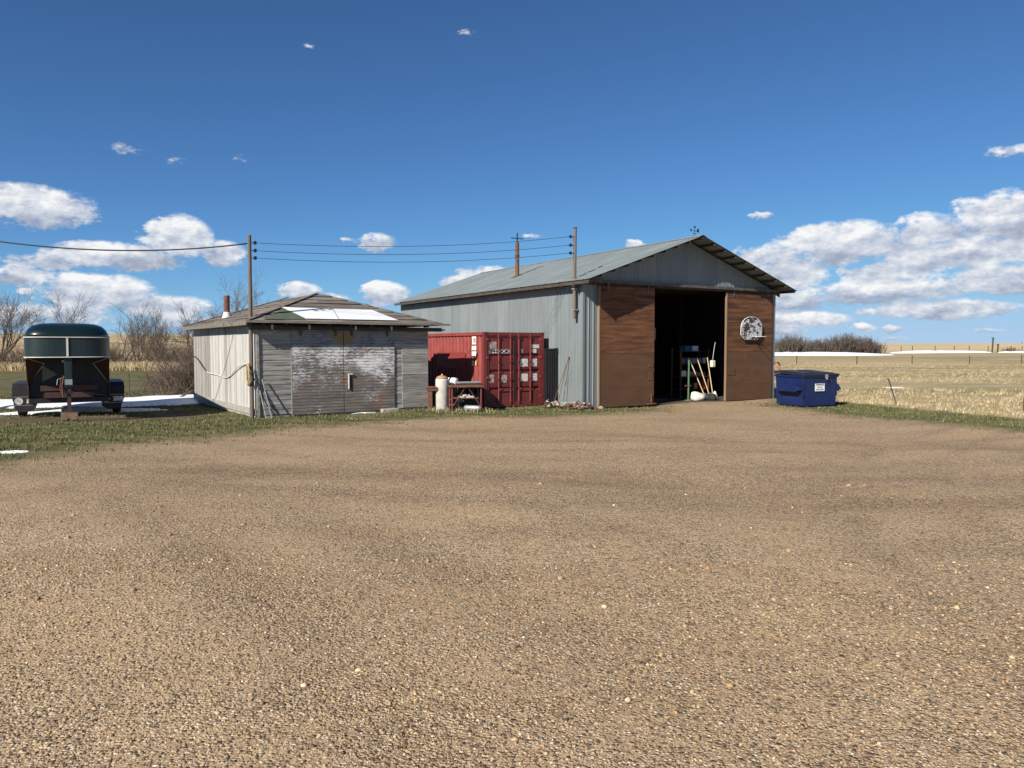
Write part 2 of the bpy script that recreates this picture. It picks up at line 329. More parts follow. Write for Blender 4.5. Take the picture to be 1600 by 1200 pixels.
def tag(o, label, cat, group=None, kind=None):
    o['label'] = label
    if cat: o['category'] = cat
    if group: o['group'] = group
    if kind: o['kind'] = kind
    return o
def structure(o, label=None):
    o['kind'] = 'structure'
    if label: o['label'] = label
    return o
def thing(name, label, cat, loc, rz=0, group=None):
    o = bpy.data.objects.new(name, None); COL.objects.link(o); o.location = loc; o.rotation_euler = (0, 0, rz); o.empty_display_size = .2
    return tag(o, label, cat, group)
def text(name, body, size, mat, parent, loc, rot, sx=1.0, bold=0.0):
    cu = bpy.data.curves.new(name, 'FONT'); cu.body = body; cu.size = size; cu.align_x = 'CENTER'; cu.align_y = 'CENTER'; cu.extrude = .0015; cu.offset = bold
    cu.materials.append(MAT[mat]); tmp = bpy.data.objects.new(name + '_outline', cu); COL.objects.link(tmp)
    me = bpy.data.meshes.new_from_object(tmp.evaluated_get(bpy.context.evaluated_depsgraph_get())); bpy.data.objects.remove(tmp)
    if not me.materials: me.materials.append(MAT[mat])
    o = link(name, me, parent, loc, rot); o.scale = (sx, 1, 1)
    return o
def np_mesh(name, verts, faces, mat, smooth=False, colors=None):
    me = bpy.data.meshes.new(name); nv = len(verts); nf = len(faces); k = faces.shape[1]
    me.vertices.add(nv); me.vertices.foreach_set('co', np.ascontiguousarray(verts, dtype=np.float32).ravel())
    me.loops.add(nf * k); me.loops.foreach_set('vertex_index', np.ascontiguousarray(faces, dtype=np.int32).ravel())
    me.polygons.add(nf); me.polygons.foreach_set('loop_start', np.arange(0, nf * k, k, dtype=np.int32))
    try: me.polygons.foreach_set('loop_total', np.full(nf, k, dtype=np.int32))
    except Exception: pass
    me.update(calc_edges=True)
    if smooth: me.polygons.foreach_set('use_smooth', np.ones(nf, dtype=bool))
    if colors is not None:
        a = me.color_attributes.new('tone', 'FLOAT_COLOR', 'POINT'); a.data.foreach_set('color', np.ascontiguousarray(np.c_[colors, np.ones(nv)], dtype=np.float32).ravel())
    me.materials.append(mat); return me

# ---------------------------------------------------------------- ground
GRAVEL = np.array([(-9.29, 13.69), (-8.6, 15.6), (-7.4, 17.48), (-5.79, 19.56), (-3.66, 21.5), (0, 22.8), (3.03, 23.9), (4.7, 24.9), (5.0, 27.0), (7.2, 30), (10.6, 31), (10.2, 28.3), (9.0, 26.6), (9.4, 25.3), (10.0, 22.6), (11.48, 20.88), (12.74, 18.81), (16, 12), (22, 2), (26, -30), (-26, -30), (-16, 4)])
FIELD = np.array([(10.9, 33), (10.7, 30.2), (12.05, 27.95), (13.53, 24.62), (14.76, 21.8), (19.5, 13.5), (30, -5), (60, -60), (4000, -60), (4000, 4000), (-4000, 4000), (-4000, 90), (-60, 72), (-20, 66), (-5, 62), (8, 50)])
def sdist(poly, X, Y):
    """signed distance, positive inside"""
    P = np.stack([X, Y], -1); d = np.full(X.shape, 1e9); ins = np.zeros(X.shape, bool); n = len(poly)
    for i in range(n):
        a = poly[i]; b = poly[(i + 1) % n]; e = b - a; w = P - a
        t = np.clip((w @ e) / (e @ e), 0, 1); d = np.minimum(d, np.hypot(w[..., 0] - t * e[0], w[..., 1] - t * e[1]))
        c = ((a[1] > Y) != (b[1] > Y)) & (X < (b[0] - a[0]) * (Y - a[1]) / (b[1] - a[1] + 1e-12) + a[0]); ins ^= c
    return np.where(ins, d, -d)
def sstep(x, a, b):
    t = np.clip((x - a) / (b - a), 0, 1); return t * t * (3 - 2 * t)
def tracks(X, Y):
    t = np.zeros(X.shape)
    for (cx, cy, r, w, s) in ((4, 42, 30.2, .5, 1), (4, 42, 31.9, .45, .9), (-2, 60, 47.5, .55, .8), (-2, 60, 49.3, .5, .7), (16, 60, 44.5, .5, .7), (-30, -14, 34.5, .35, .7), (-30, -14, 36.2, .35, .6), (30, -6, 27.0, .35, .6), (30, -6, 28.8, .35, .5), (4, 42, 25.6, .17, .9), (4, 42, 26.9, .17, .7), (-30, -14, 38.6, .16, .8), (26, 2, 21.5, .16, .8), (26, 2, 22.9, .16, .7), (-9, -20, 33.5, .17, .8)):
        t = np.maximum(t, s * np.exp(-((np.hypot(X - cx, Y - cy) - r) / w) ** 2))
    return t
def height(X, Y):
    d = np.hypot(X, Y); az = np.degrees(np.arctan2(X, Y))
    z = 6.5 * sstep(d, 260, 1500) + 7 * sstep(d, 1500, 3500)
    left = sstep(-az, 8, 22) * (1 - sstep(-az, 95, 140))
    z = z + left * (6.3 * sstep(d, 105, 300))
    far = sstep(d, 40, 90)
    z = z + far * .25 * np.sin(X * .05 + 1) * np.sin(Y * .037)
    near = 1 - sstep(d, 40, 80)
    z = z + near * (.035 * np.sin(X * .45 + .3) * np.sin(Y * .38 + 1.1) + .02 * np.sin(X * 1.1 + Y * .7)) * sstep(d, 2, 6)
    g = sstep(sdist(GRAVEL, X, Y), -.6, .6)
    z = z - .022 * tracks(X, Y) * g
    return z
def axis(lo, hi, dense_lo, dense_hi, step, grow=1.13, big=120):
    a = list(np.arange(dense_lo, dense_hi + 1e-6, step)); s = step
    while a[-1] < hi: s = min(s * grow, big); a.append(a[-1] + s)
    s = step
    while a[0] > lo: s = min(s * grow, big); a.insert(0, a[0] - s)
    return np.array(a)
GX = axis(-3200, 3200, -17, 18, .25); GY = axis(-60, 3800, 2, 32, .25)
XX, YY = np.meshgrid(GX, GY)
ZZ = height(XX, YY)
def ground_z(x, y):
    x = np.asarray(x, float); y = np.asarray(y, float)
    i = np.clip(np.searchsorted(GX, x) - 1, 0, len(GX) - 2); j = np.clip(np.searchsorted(GY, y) - 1, 0, len(GY) - 2)
    tx = (x - GX[i]) / (GX[i + 1] - GX[i]); ty = (y - GY[j]) / (GY[j + 1] - GY[j])
    return ZZ[j, i] * (1 - tx) * (1 - ty) + ZZ[j, i + 1] * tx * (1 - ty) + ZZ[j + 1, i] * (1 - tx) * ty + ZZ[j + 1, i + 1] * tx * ty

def ground_material():
    mt, nt, N, L, b = nodes('yard_gravel_lawn_and_prairie')
    geo = N.new('ShaderNodeNewGeometry')
    def att(n):
        a = N.new('ShaderNodeAttribute'); a.attribute_name = n; return a.outputs['Fac']
    def mp(sc):
        m_ = N.new('ShaderNodeMapping'); m_.inputs['Scale'].default_value = sc; L.new(geo.outputs['Position'], m_.inputs[0]); return m_.outputs[0]
    def nz(sc, det=6, rg=.6):
        n = N.new('ShaderNodeTexNoise'); n.inputs['Scale'].default_value = 1; n.inputs['Detail'].default_value = det; n.inputs['Roughness'].default_value = rg
        L.new(mp(sc), n.inputs['Vector']); return n.outputs[0]
    def rmp(x, a, c, lo=0., hi=1.):
        r_ = N.new('ShaderNodeMapRange'); L.new(x, r_.inputs[0]); r_.inputs[1].default_value = a; r_.inputs[2].default_value = c; r_.inputs[3].default_value = lo; r_.inputs[4].default_value = hi; return r_.outputs[0]
    def mix(f, a, c, blend='MIX'):
        m_ = N.new('ShaderNodeMixRGB'); m_.blend_type = blend
        for i, v in ((0, f), (1, a), (2, c)):
            if isinstance(v, float): m_.inputs[i].default_value = v
            elif isinstance(v, tuple): m_.inputs[i].default_value = (*v, 1)
            else: L.new(v, m_.inputs[i])
        return m_.outputs[0]
    def ma(op, a, c):
        m_ = N.new('ShaderNodeMath'); m_.operation = op
        for i, v in enumerate((a, c)):
            if isinstance(v, (int, float)): m_.inputs[i].default_value = v
            else: L.new(v, m_.inputs[i])
        return m_.outputs[0]
    def vor(sc, feat='F1'):
        v = N.new('ShaderNodeTexVoronoi'); v.feature = feat; v.inputs['Scale'].default_value = sc; L.new(geo.outputs['Position'], v.inputs['Vector']); return v
    def ramp(x, stops):
        r_ = N.new('ShaderNodeValToRGB'); L.new(x, r_.inputs[0]); e = r_.color_ramp.elements
        while len(e) < len(stops): e.new(.5)
        for q, (p, c) in zip(e, stops): q.position = p; q.color = (*c, 1)
        return r_.outputs[0]
    # gravel
    soil = mix(rmp(nz((.5, .5, .5), 5), .35, .65), (.355, .245, .142), (.475, .342, .208))
    soil = mix(rmp(nz((16, 16, 16), 4), .3, .7), soil, (.385, .275, .163), 'MIX')
    v1 = vor(42); v2 = vor(95); v3 = vor(17)
    sx = N.new('ShaderNodeSeparateColor'); L.new(v1.outputs['Color'], sx.inputs[0])
    sx2 = N.new('ShaderNodeSeparateColor'); L.new(v2.outputs['Color'], sx2.inputs[0])
    sx3 = N.new('ShaderNodeSeparateColor'); L.new(v3.outputs['Color'], sx3.inputs[0])
    pal = [(0, (.10, .078, .06)), (.2, (.21, .145, .09)), (.45, (.34, .235, .135)), (.7, (.46, .335, .205)), (.9, (.56, .44, .29)), (1, (.68, .57, .42))]
    st1 = ramp(sx.outputs[0], pal); st2 = ramp(sx2.outputs[0], pal); st3 = ramp(sx3.outputs[0], pal)
    dens = ma('ADD', ma('MULTIPLY', rmp(nz((.55, .9, .5), 6, .68), .30, .70), .72), ma('MULTIPLY', att('track'), .28))
    k1 = ma('MULTIPLY', rmp(ma('ADD', sx.outputs[1], dens), .72, .80), rmp(v1.outputs['Distance'], .62, .48))
    k2 = ma('MULTIPLY', rmp(ma('ADD', sx2.outputs[1], dens), .62, .70), .85)
    k3 = ma('MULTIPLY', rmp(ma('ADD', sx3.outputs[1], dens), 1.24, 1.28), rmp(v3.outputs['Distance'], .32, .26))
    gr = mix(k2, soil, st2); gr = mix(k1, gr, st1); gr = mix(k3, gr, st3)
    gr = mix(ma('MULTIPLY', ma('MULTIPLY', att('track'), rmp(nz((.5, .5, .5), 4), .35, .6)), .8), gr, mix(1.0, gr, (.66, .63, .62), 'MULTIPLY'))
    gr = mix(rmp(nz((.16, .55, .2), 6, .62), .45, .60, 0., .36), gr, mix(1.0, gr, (.70, .66, .63), 'MULTIPLY'))
    # lawn: short spring grass, half of it still straw
    lg = mix(rmp(nz((2.5, 5, 3), 8, .7), .38, .62), (.052, .066, .020), (.115, .118, .046))
    lg = mix(rmp(nz((.55, 1.3, .6), 6, .65), .46, .64), lg, (.225, .180, .095))
    lg = mix(rmp(nz((30, 30, 30), 3), .50, .75, 0., .6), lg, (.20, .17, .09))
    # field: dry prairie grass with greener swaths
    fd = mix(rmp(nz((.9, 3.2, 1), 8, .7), .34, .66), (.37, .275, .15), (.56, .445, .265))
    fd = mix(rmp(nz((.035, .16, .1), 6, .62), .46, .58, 0., .7), fd, (.20, .19, .085))
    fd = mix(rmp(nz((7, 12, 7), 4), .5, .8, 0., .5), fd, (.20, .145, .075))
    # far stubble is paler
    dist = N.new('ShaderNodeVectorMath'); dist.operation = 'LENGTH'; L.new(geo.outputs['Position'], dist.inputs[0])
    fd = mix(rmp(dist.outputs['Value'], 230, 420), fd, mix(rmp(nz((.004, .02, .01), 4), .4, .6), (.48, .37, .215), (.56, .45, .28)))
    edge = ma('MULTIPLY', ma('SUBTRACT', nz((1.2, 1.6, 1), 7, .7), .5), 1.15)
    fg = rmp(ma('ADD', att('gravel'), edge), .22, .78)
    ff = rmp(ma('ADD', att('field'), ma('MULTIPLY', edge, .6)), .40, .60)
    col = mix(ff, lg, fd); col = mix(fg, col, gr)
    shade_patch = rmp(ma('ADD', att('dirt'), edge), .45, .7)  # painted shade by the trailer, as dark brown ground
    col = mix(shade_patch, col, mix(rmp(nz((6, 6, 6), 5), .3, .7), (.085, .06, .042), (.15, .11, .075)))
    L.new(col, b.inputs['Base Color']); b.inputs['Roughness'].default_value = .95; b.inputs['Specular IOR Level'].default_value = .2
    hgt = ma('ADD', ma('MULTIPLY', ma('SUBTRACT', 1.0, v1.outputs['Distance']), k1), ma('MULTIPLY', ma('MULTIPLY', ma('SUBTRACT', 1.0, v2.outputs['Distance']), k2), .45))
    hgt = ma('ADD', hgt, ma('MULTIPLY', ma('MULTIPLY', ma('SUBTRACT', 1.0, v3.outputs['Distance']), k3), 2.0))
    hgt = ma('ADD', hgt, ma('MULTIPLY', nz((5, 5, 5), 6), 1.6))
    bp = N.new('ShaderNodeBump'); bp.inputs['Strength'].default_value = 1.0; bp.inputs['Distance'].default_value = .016
    L.new(hgt, bp.inputs['Height']); L.new(bp.outputs[0], b.inputs['Normal'])
    return mt

def bare(X, Y):      # shade around the trailer, painted into the ground colour
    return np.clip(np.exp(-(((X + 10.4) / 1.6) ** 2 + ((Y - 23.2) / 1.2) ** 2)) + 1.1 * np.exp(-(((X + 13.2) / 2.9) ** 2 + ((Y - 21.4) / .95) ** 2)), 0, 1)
def build_ground():
    ny, nx = XX.shape
    verts = np.stack([XX, YY, ZZ], -1).reshape(-1, 3)
    idx = np.arange(nx * ny).reshape(ny, nx)
    faces = np.stack([idx[:-1, :-1], idx[:-1, 1:], idx[1:, 1:], idx[1:, :-1]], -1).reshape(-1, 4)
    me = np_mesh('ground', verts, faces, ground_material(), True)
    def put(n, a):
        t = me.attributes.new(n, 'FLOAT', 'POINT'); t.data.foreach_set('value', np.ascontiguousarray(a, dtype=np.float32).ravel())
    put('gravel', sstep(sdist(GRAVEL, XX, YY), -1.6, 1.9)); put('field', sstep(sdist(FIELD, XX, YY), -.9, .9)); put('track', tracks(XX, YY))
    put('dirt', bare(XX, YY))  # mask of the painted trailer shade
    structure(link('ground', me), 'gravel farmyard, short lawn and dry prairie field')
build_ground()

# ---------------------------------------------------------------- machine shed (barn)
BARN = (2.372, 25.42, R(31.4))
BW, BL, BE, BR_, OF, OE, OB = 9.43, 15.3, 4.30, 5.93, .77, .39, .15
SL = (BR_ - BE) / (BW / 2)
DH = 4.14                      # door height
def sheet_profile(w=.8, rib=.018, seam=.026):
    """outline of one ribbed sheet seen along its length: (across, out)"""
    p = []
    for k in range(4):
        x = k * w / 4; h = seam if k == 0 else rib
        p += [(x, 0), (x + .014, h), (x + .042, h), (x + .056, 0)]
    p.append((w + .02, 0)); return p
def sheet_mesh(name, w, z0, z1, z0b=None, z1b=None, rib=.018, seam=.026):
    """upright ribbed sheet in the xz plane facing -y; the right edge may have other heights"""
    pr = [q for q in sheet_profile(.8, rib, seam) if q[0] <= w + .001]
    pr.append((w + (.02 if w > .79 else .004), 0))
    mb = MB(); z0b = z0 if z0b is None else z0b; z1b = z1 if z1b is None else z1b
    vs = []
    for (x, h) in pr: vs.append((x, -h, z0 + (z0b - z0) * x / w))
    for (x, h) in pr: vs.append((x, -h, z1 + (z1b - z1) * x / w))
    k = len(pr)
    mb.add(vs, [(i, i + 1, k + i + 1, k + i) for i in range(k - 1)])
    return mb
def build_barn():
    t = thing('machine_shed', 'large grey ribbed steel machine shed with brown sliding doors', 'shed', (BARN[0], BARN[1], 0), BARN[2])
    # side walls, one object per sheet, sharing mesh data
    n = int(BL / .8); w = BL / n
    me = sheet_mesh('wall_sheet', .8, 0, BE + .04).mesh('wall_sheet'); me.materials.append(MAT['steel'])
    wl = link('side_wall', None, t); wl.empty_display_size = .1
    for i in range(n):
        o = link('wall_sheet', me, wl, (0, (i + 1) * w, 0), (0, 0, R(-90))); o.scale.x = w / .8
    wr = link('side_wall', None, t)
    for i in range(n):
        o = link('wall_sheet', me, wr, (BW, i * w, 0), (0, 0, R(90))); o.scale.x = w / .8
    wb = link('rear_wall', None, t)
    MB().prism([(0, 0), (BW, 0), (BW, BE), (BW / 2, BR_ - .03), (0, BE)], 'y', BL - .03, BL).build('wall_backing', 'steel', wb)
    # front: narrow steel strip, corner flashing, gable sheets
    fw = link('front_wall', None, t)
    sheet_mesh('wall_sheet', .62, .0, DH + .1).build('wall_sheet', 'steel', fw)
    MB().box(-.035, .05, -.032, -.027, 0, BE - .02).box(-.035, -.03, -.03, .09, 0, BE - .02).build('corner_flashing', 'steel', fw)
    MB().box(BW - .12, BW + .03, -.06, -.03, 0, BE - .08).box(BW + .026, BW + .032, -.03, .1, 0, BE - .08).build('corner_flashing', 'steel', fw)
    gw = link('gable_wall', None, t)
    x = 0
    while x < BW - .05:
        ww = min(.8, BW - x)
        if x < BW / 2 < x + ww: ww = BW / 2 - x if BW / 2 - x > .06 else ww
        top = lambda q: BE + min(q, BW - q) * SL - .01
        sheet_mesh('gable_sheet', ww, DH + .1, max(DH + .16, top(x)), None, max(DH + .16, top(x + ww)), .007, .010).build('gable_sheet', 'steel', gw, loc=(x, -.002, 0))
        x += ww
    MB().box(.03, .06, .1, BL - .1, 0, BE).build('wall_lining', 'lining', t); MB().box(BW - .06, BW - .03, .1, BL - .1, 0, BE).build('wall_lining', 'lining', t)  # linings added to blacken the inside of the shed
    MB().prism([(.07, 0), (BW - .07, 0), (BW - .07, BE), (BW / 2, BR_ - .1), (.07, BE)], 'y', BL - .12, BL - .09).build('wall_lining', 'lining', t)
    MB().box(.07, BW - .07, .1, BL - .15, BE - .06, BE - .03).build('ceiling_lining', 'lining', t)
    # inside lining posts seen through the doorway
    for k, y in enumerate((2.5, 5.0, 7.5, 10.0, 12.5)):
        MB().box(BW - .2, BW - .05, y, y + .14, 0, BE).build('post', 'darkwood', t)
    # roof sheets
    sl = math.hypot(BW / 2 + OE, (BW / 2 + OE) * SL); ang = math.atan(SL)
    nl = int((BL + OF + OB) / .8); wv = (BL + OF + OB) / nl
    pr = sheet_profile(.8, .016, .02); k = len(pr)
    mb = MB().add([(0, x_, h) for x_, h in pr] + [(sl, x_, h) for x_, h in pr], [(i, i + 1, k + i + 1, k + i) for i in range(k - 1)])
    rme = mb.mesh('roof_sheet'); rme.materials.append(MAT['steel_roof'])
    roof = link('roof', None, t); T = .10
    for i in range(nl):
        y = -OF + i * wv
        o = link('roof_sheet', rme, roof, (-OE, y, BE - OE * SL + T), (0, -ang, 0)); o.scale.y = wv / .8
        o = link('roof_sheet', rme, roof, (BW + OE, y + wv, BE - OE * SL + T), (0, -ang, R(180))); o.scale.y = wv / .8
    MB().prism([(BW / 2 - .18, BR_ + T - .18 * SL + .025), (BW / 2, BR_ + T + .035), (BW / 2 + .18, BR_ + T - .18 * SL + .025), (BW / 2, BR_ + T + .02)], 'y', -OF - .01, BL + OB).build('ridge_cap', 'steel_roof', roof)
    # purlins reach out under the front overhang, rafters behind the gable
    for s in (0, 1):
        for j in range(10):
            q = -OE + .05 + j * (BW / 2 + OE - .12) / 9
            x_ = q if s == 0 else BW - q
            z = BE + q * SL + T
            MB().box(-.02, .02, -OF + .015, .25, -.095, -.006).build('purlin', 'darkwood', roof, loc=(x_, 0, z), rot=(0, (-ang if s == 0 else ang), 0))
        d = 1 if s == 0 else -1
        x0 = -OE if s == 0 else BW + OE
        MB().hexa([(x0, .03, BE - OE * SL - .10), (BW / 2, .03, BR_ - .10), (BW / 2, .08, BR_ - .10), (x0, .08, BE - OE * SL - .10), (x0, .03, BE - OE * SL + .085), (BW / 2, .03, BR_ + .085), (BW / 2, .08, BR_ + .085), (x0, .08, BE - OE * SL + .085)]).build('barge_rafter', 'darkwood', roof)
    MB().box(-OE + .03, -OE + .07, -OF + .02, BL, BE - OE * SL - .03, BE - OE * SL + .075).build('eave_purlin', 'darkwood', roof)
    for j in range(26):
        y = .3 + j * .6
        if y < BL: MB().box(-OE + .075, .0, y, y + .045, BE - OE * SL - .02, BE - .0).build('rafter_tail', 'darkwood', roof)
    # header beam, rail and doors
    MB().box(-.05, BW + .12, -.075, -.035, DH + .02, DH + .20).build('door_header', 'darkwood', t)
    MB().box(.15, BW + .1, -.20, -.08, DH + .155, DH + .185).box(.15, BW + .1, -.205, -.195, DH + .085, DH + .185).build('door_rail', 'rail', t)
    def door(x0, x1, rows, name, label, lead):
        d = link(name, None, t); d['label'] = label
        y1, y0 = -.10, -.122
        for (z0, z1, m_, split) in rows:
            xs = [x0] + ([x0 + split] if split else []) + [x1]
            for a, c in zip(xs[:-1], xs[1:]):
                MB().box(a + .004, c - .004, y0 - random.random() * .004, y1, z0 + .003, z1 - .003).build('plywood_sheet', m_, d)
        fr = MB().box(x0, x0 + .09, y1 + .002, y1 + .045, .04, DH).box(x1 - .09, x1, y1 + .002, y1 + .045, .04, DH).box(x0 + .09, x1 - .09, y1 + .002, y1 + .045, 1.8, 1.9).box(x0 + .09, x1 - .09, y1 + .002, y1 + .045, .05, .14)
        fr.build('door_frame', 'darkwood', d)
        MB().box(lead - .022, lead + .022, y0 - .014, y1 + .05, .03, DH - .01).build('edge_board', 'trimwood', d)
        for hx in (x0 + .3, x1 - .35):
            h = MB().box(hx, hx + .07, y0 - .02, y0 - .006, DH - .16, DH + .05).box(hx - .03, hx + .1, y0 - .05, y0 + .04, DH + .05, DH + .085)
            h.build('hanger', 'rail', d)
        return d
    d1 = door(.62, 3.05, [(.02, .66, 'ply_brown', 0), (.66, 1.84, 'ply_brown', 0), (1.84, 3.02, 'ply_dark', 0), (3.02, DH, 'ply_dark', 1.5)], 'sliding_door', 'sliding door with dark plywood above brown painted plywood', .60)
    for z0, z1 in ((.9, 1.2), (.25, .45), (1.35, 1.5)):
        MB().box(2.78, 3.0, -.135, -.1275, z0, z1).build('patch_board', 'ply_brown', d1)
    MB().box(2.7, 3.07, -.24, -.16, .05, .09).box(2.86, 2.89, -.2, -.17, .09, .42).build('door_latch', 'rust', d1)
    d2 = door(6.70, 9.22, [(.02, .66, 'ply_brown', 0), (.66, 1.9, 'ply_brown', 0), (1.9, 3.02, 'ply_dark', 0), (3.02, DH, 'ply_dark', 0)], 'sliding_door', 'sliding door of brown plywood that carries the backboard', 6.66)
    MB().box(6.75, 7.15, -.136, -.1285, 1.0, 1.3).build('patch_board', 'ply_brown', d2)
    # flue and weathervane
    fx, fy = 2.0, 7.4
    fz = BE + fx * SL + T
    fl = MB().lathe([(.085, fz - .05), (.085, fz + 1.45)], 14, fx, fy).build('flue_pipe', 'rust', t, smooth=False)
    MB().lathe([(.10, fz + .85), (.10, fz + .9)], 14, fx, fy).build('collar', 'blackmetal', fl)
    MB().tube([(fx, fy, fz + 1.4), (fx, fy, fz + 1.85)], .03, 8).box(fx - .3, fx + .3, fy - .02, fy + .02, fz + 1.60, fz + 1.635).build('flue_cap', 'blackmetal', fl)
    MB().box(fx - .28, fx + .22, fy - .14, fy + .14, -.005, .004).build('flue_flashing', 'rust', roof, loc=(0, 0, 0)).matrix_local = Matrix.Translation((fx, fy, fz + .03)) @ Matrix.Rotation(-ang, 4, 'Y') @ Matrix.Translation((-fx, -fy, 0))
    vx, vy, vz = BW / 2, -.35, BR_ + T + .03
    v = MB().tube([(vx, vy, vz), (vx, vy, vz + .36)], .009, 6).build('weathervane', 'blackmetal', t)
    MB().box(vx - .2, vx + .16, vy - .008, vy + .008, vz + .18, vz + .195).prism([(vx + .12, vz + .16), (vx + .21, vz + .14), (vx + .21, vz + .28), (vx + .12, vz + .26)], 'y', vy - .004, vy + .004).prism([(vx - .24, vz + .21), (vx - .16, vz + .155), (vx - .16, vz + .27)], 'y', vy - .004, vy + .004).build('arrow', 'blackmetal', v)
    MB().lathe([(.03, vz + .3), (.045, vz + .33), (.03, vz + .36)], 8, vx, vy).box(vx - .09, vx + .09, vy - .006, vy + .006, vz + .08, vz + .095).build('finial', 'blackmetal', v)
    MB().tube([(vx + .12, vy + .1, vz - .02), (vx + .3, vy + .1, vz - .02)], .05, 8).build('ridge_vent', 'steel_roof', t)
    # service mast clamped to the side wall
    ms = MB().tube([(-.16, .28, 3.02), (-.15, .26, 6.02)], .055, 8).build('service_mast', 'wood', t)
    MB().lathe([(.06, 6.02), (.065, 6.03), (.065, 6.06)], 8, -.15, .26).build('mast_cap', 'darkwood', ms)
    for z in (5.74, 5.46, 5.2):
        i_ = MB().tube([(-.2, .26, z), (-.34, .26, z)], .018, 6).build('insulator_bracket', 'blackmetal', ms)
        MB().lathe([(.03, z - .05), (.05, z - .02), (.035, z + .0), (.05, z + .03), (.03, z + .05)], 10, -.34, .26).build('insulator', 'blackmetal', i_)
    for z in (3.3, 4.0): MB().box(-.23, -.01, .2, .34, z, z + .04).build('clamp', 'galv', ms)
    return t
barn = build_barn()
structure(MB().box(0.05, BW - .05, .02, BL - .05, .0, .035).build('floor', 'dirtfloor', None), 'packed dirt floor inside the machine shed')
fl_ = bpy.data.objects['floor']; fl_.location = (BARN[0], BARN[1], 0); fl_.rotation_euler = (0, 0, BARN[2])
def bw(x, y, z=0):   # barn frame to world
    c, s = math.cos(BARN[2]), math.sin(BARN[2]); return (BARN[0] + x * c - y * s, BARN[1] + x * s + y * c, z)

# basketball hoop on the right door
def build_hoop():
    t = thing('basketball_hoop', 'faded fan-shaped basketball backboard on the brown shed door', 'basketball hoop', bw(7.92, -.13, 2.36), BARN[2])
    pts = [(-.36, .0), (.30, .0), (.56, .16), (.58, .45)]
    for k in range(0, 11):
        a = math.pi * k / 10; pts.append((.58 * math.cos(a) if k else .58, .47 + .40 * math.sin(a)))
    pts += [(-.58, .18)]
    b = MB().prism(pts, 'y', -.10, -.07).build('backboard', 'backboard', t)
    ring = [(p[0] * 1.012, -.085, .43 + (p[1] - .43) * 1.012) for p in pts]; ring.append(ring[0])
    MB().tube(ring, .013, 6, cap=False).build('rim_trim', 'white_paint', b)
    MB().box(-.25, -.2, -.07, -.005, .1, .7).box(.2, .25, -.07, -.005, .1, .7).build('mounting_strut', 'darkwood', t)
    cx, cy, cz = .16, -.38, .11
    h = MB().tube([(cx + .23 * math.cos(a), cy + .23 * math.sin(a), cz) for a in np.linspace(0, 2 * math.pi, 25)], .011, 6, cap=False).build('hoop', 'trim', t)
    MB().tube([(cx - .1, -.1, cz + .02), (cx - .12, cy + .18, cz)], .014, 6).tube([(cx + .1, -.1, cz + .02), (cx + .12, cy + .18, cz)], .014, 6).tube([(cx, -.1, cz - .1), (cx, cy + .2, cz)], .012, 6).build('bracket', 'trim', h)
build_hoop()
def coil(name, label, cat, loc, rz, r, n, rad, mat, tilt=0):
    mb = MB(); pts = []
    for k in range(n * 20 + 1):
        a = 2 * math.pi * k / 20; rr = r * (1 + .07 * math.sin(k * .31)); pts.append((rr * math.cos(a), .03 * math.sin(k * .17) + .012 * (k / 20), rr * 1.15 * math.sin(a)))
    mb.tube(pts, rad, 6)
    o = mb.build(name, mat, None, True, loc, (tilt, 0, rz)); tag(o, label, cat); return o
coil('garden_hose', 'coiled hose hanging at the shed corner beside the dumpster', 'hose', bw(BW + .2, -.05, 1.22), BARN[2], .2, 4, .017, 'orange')

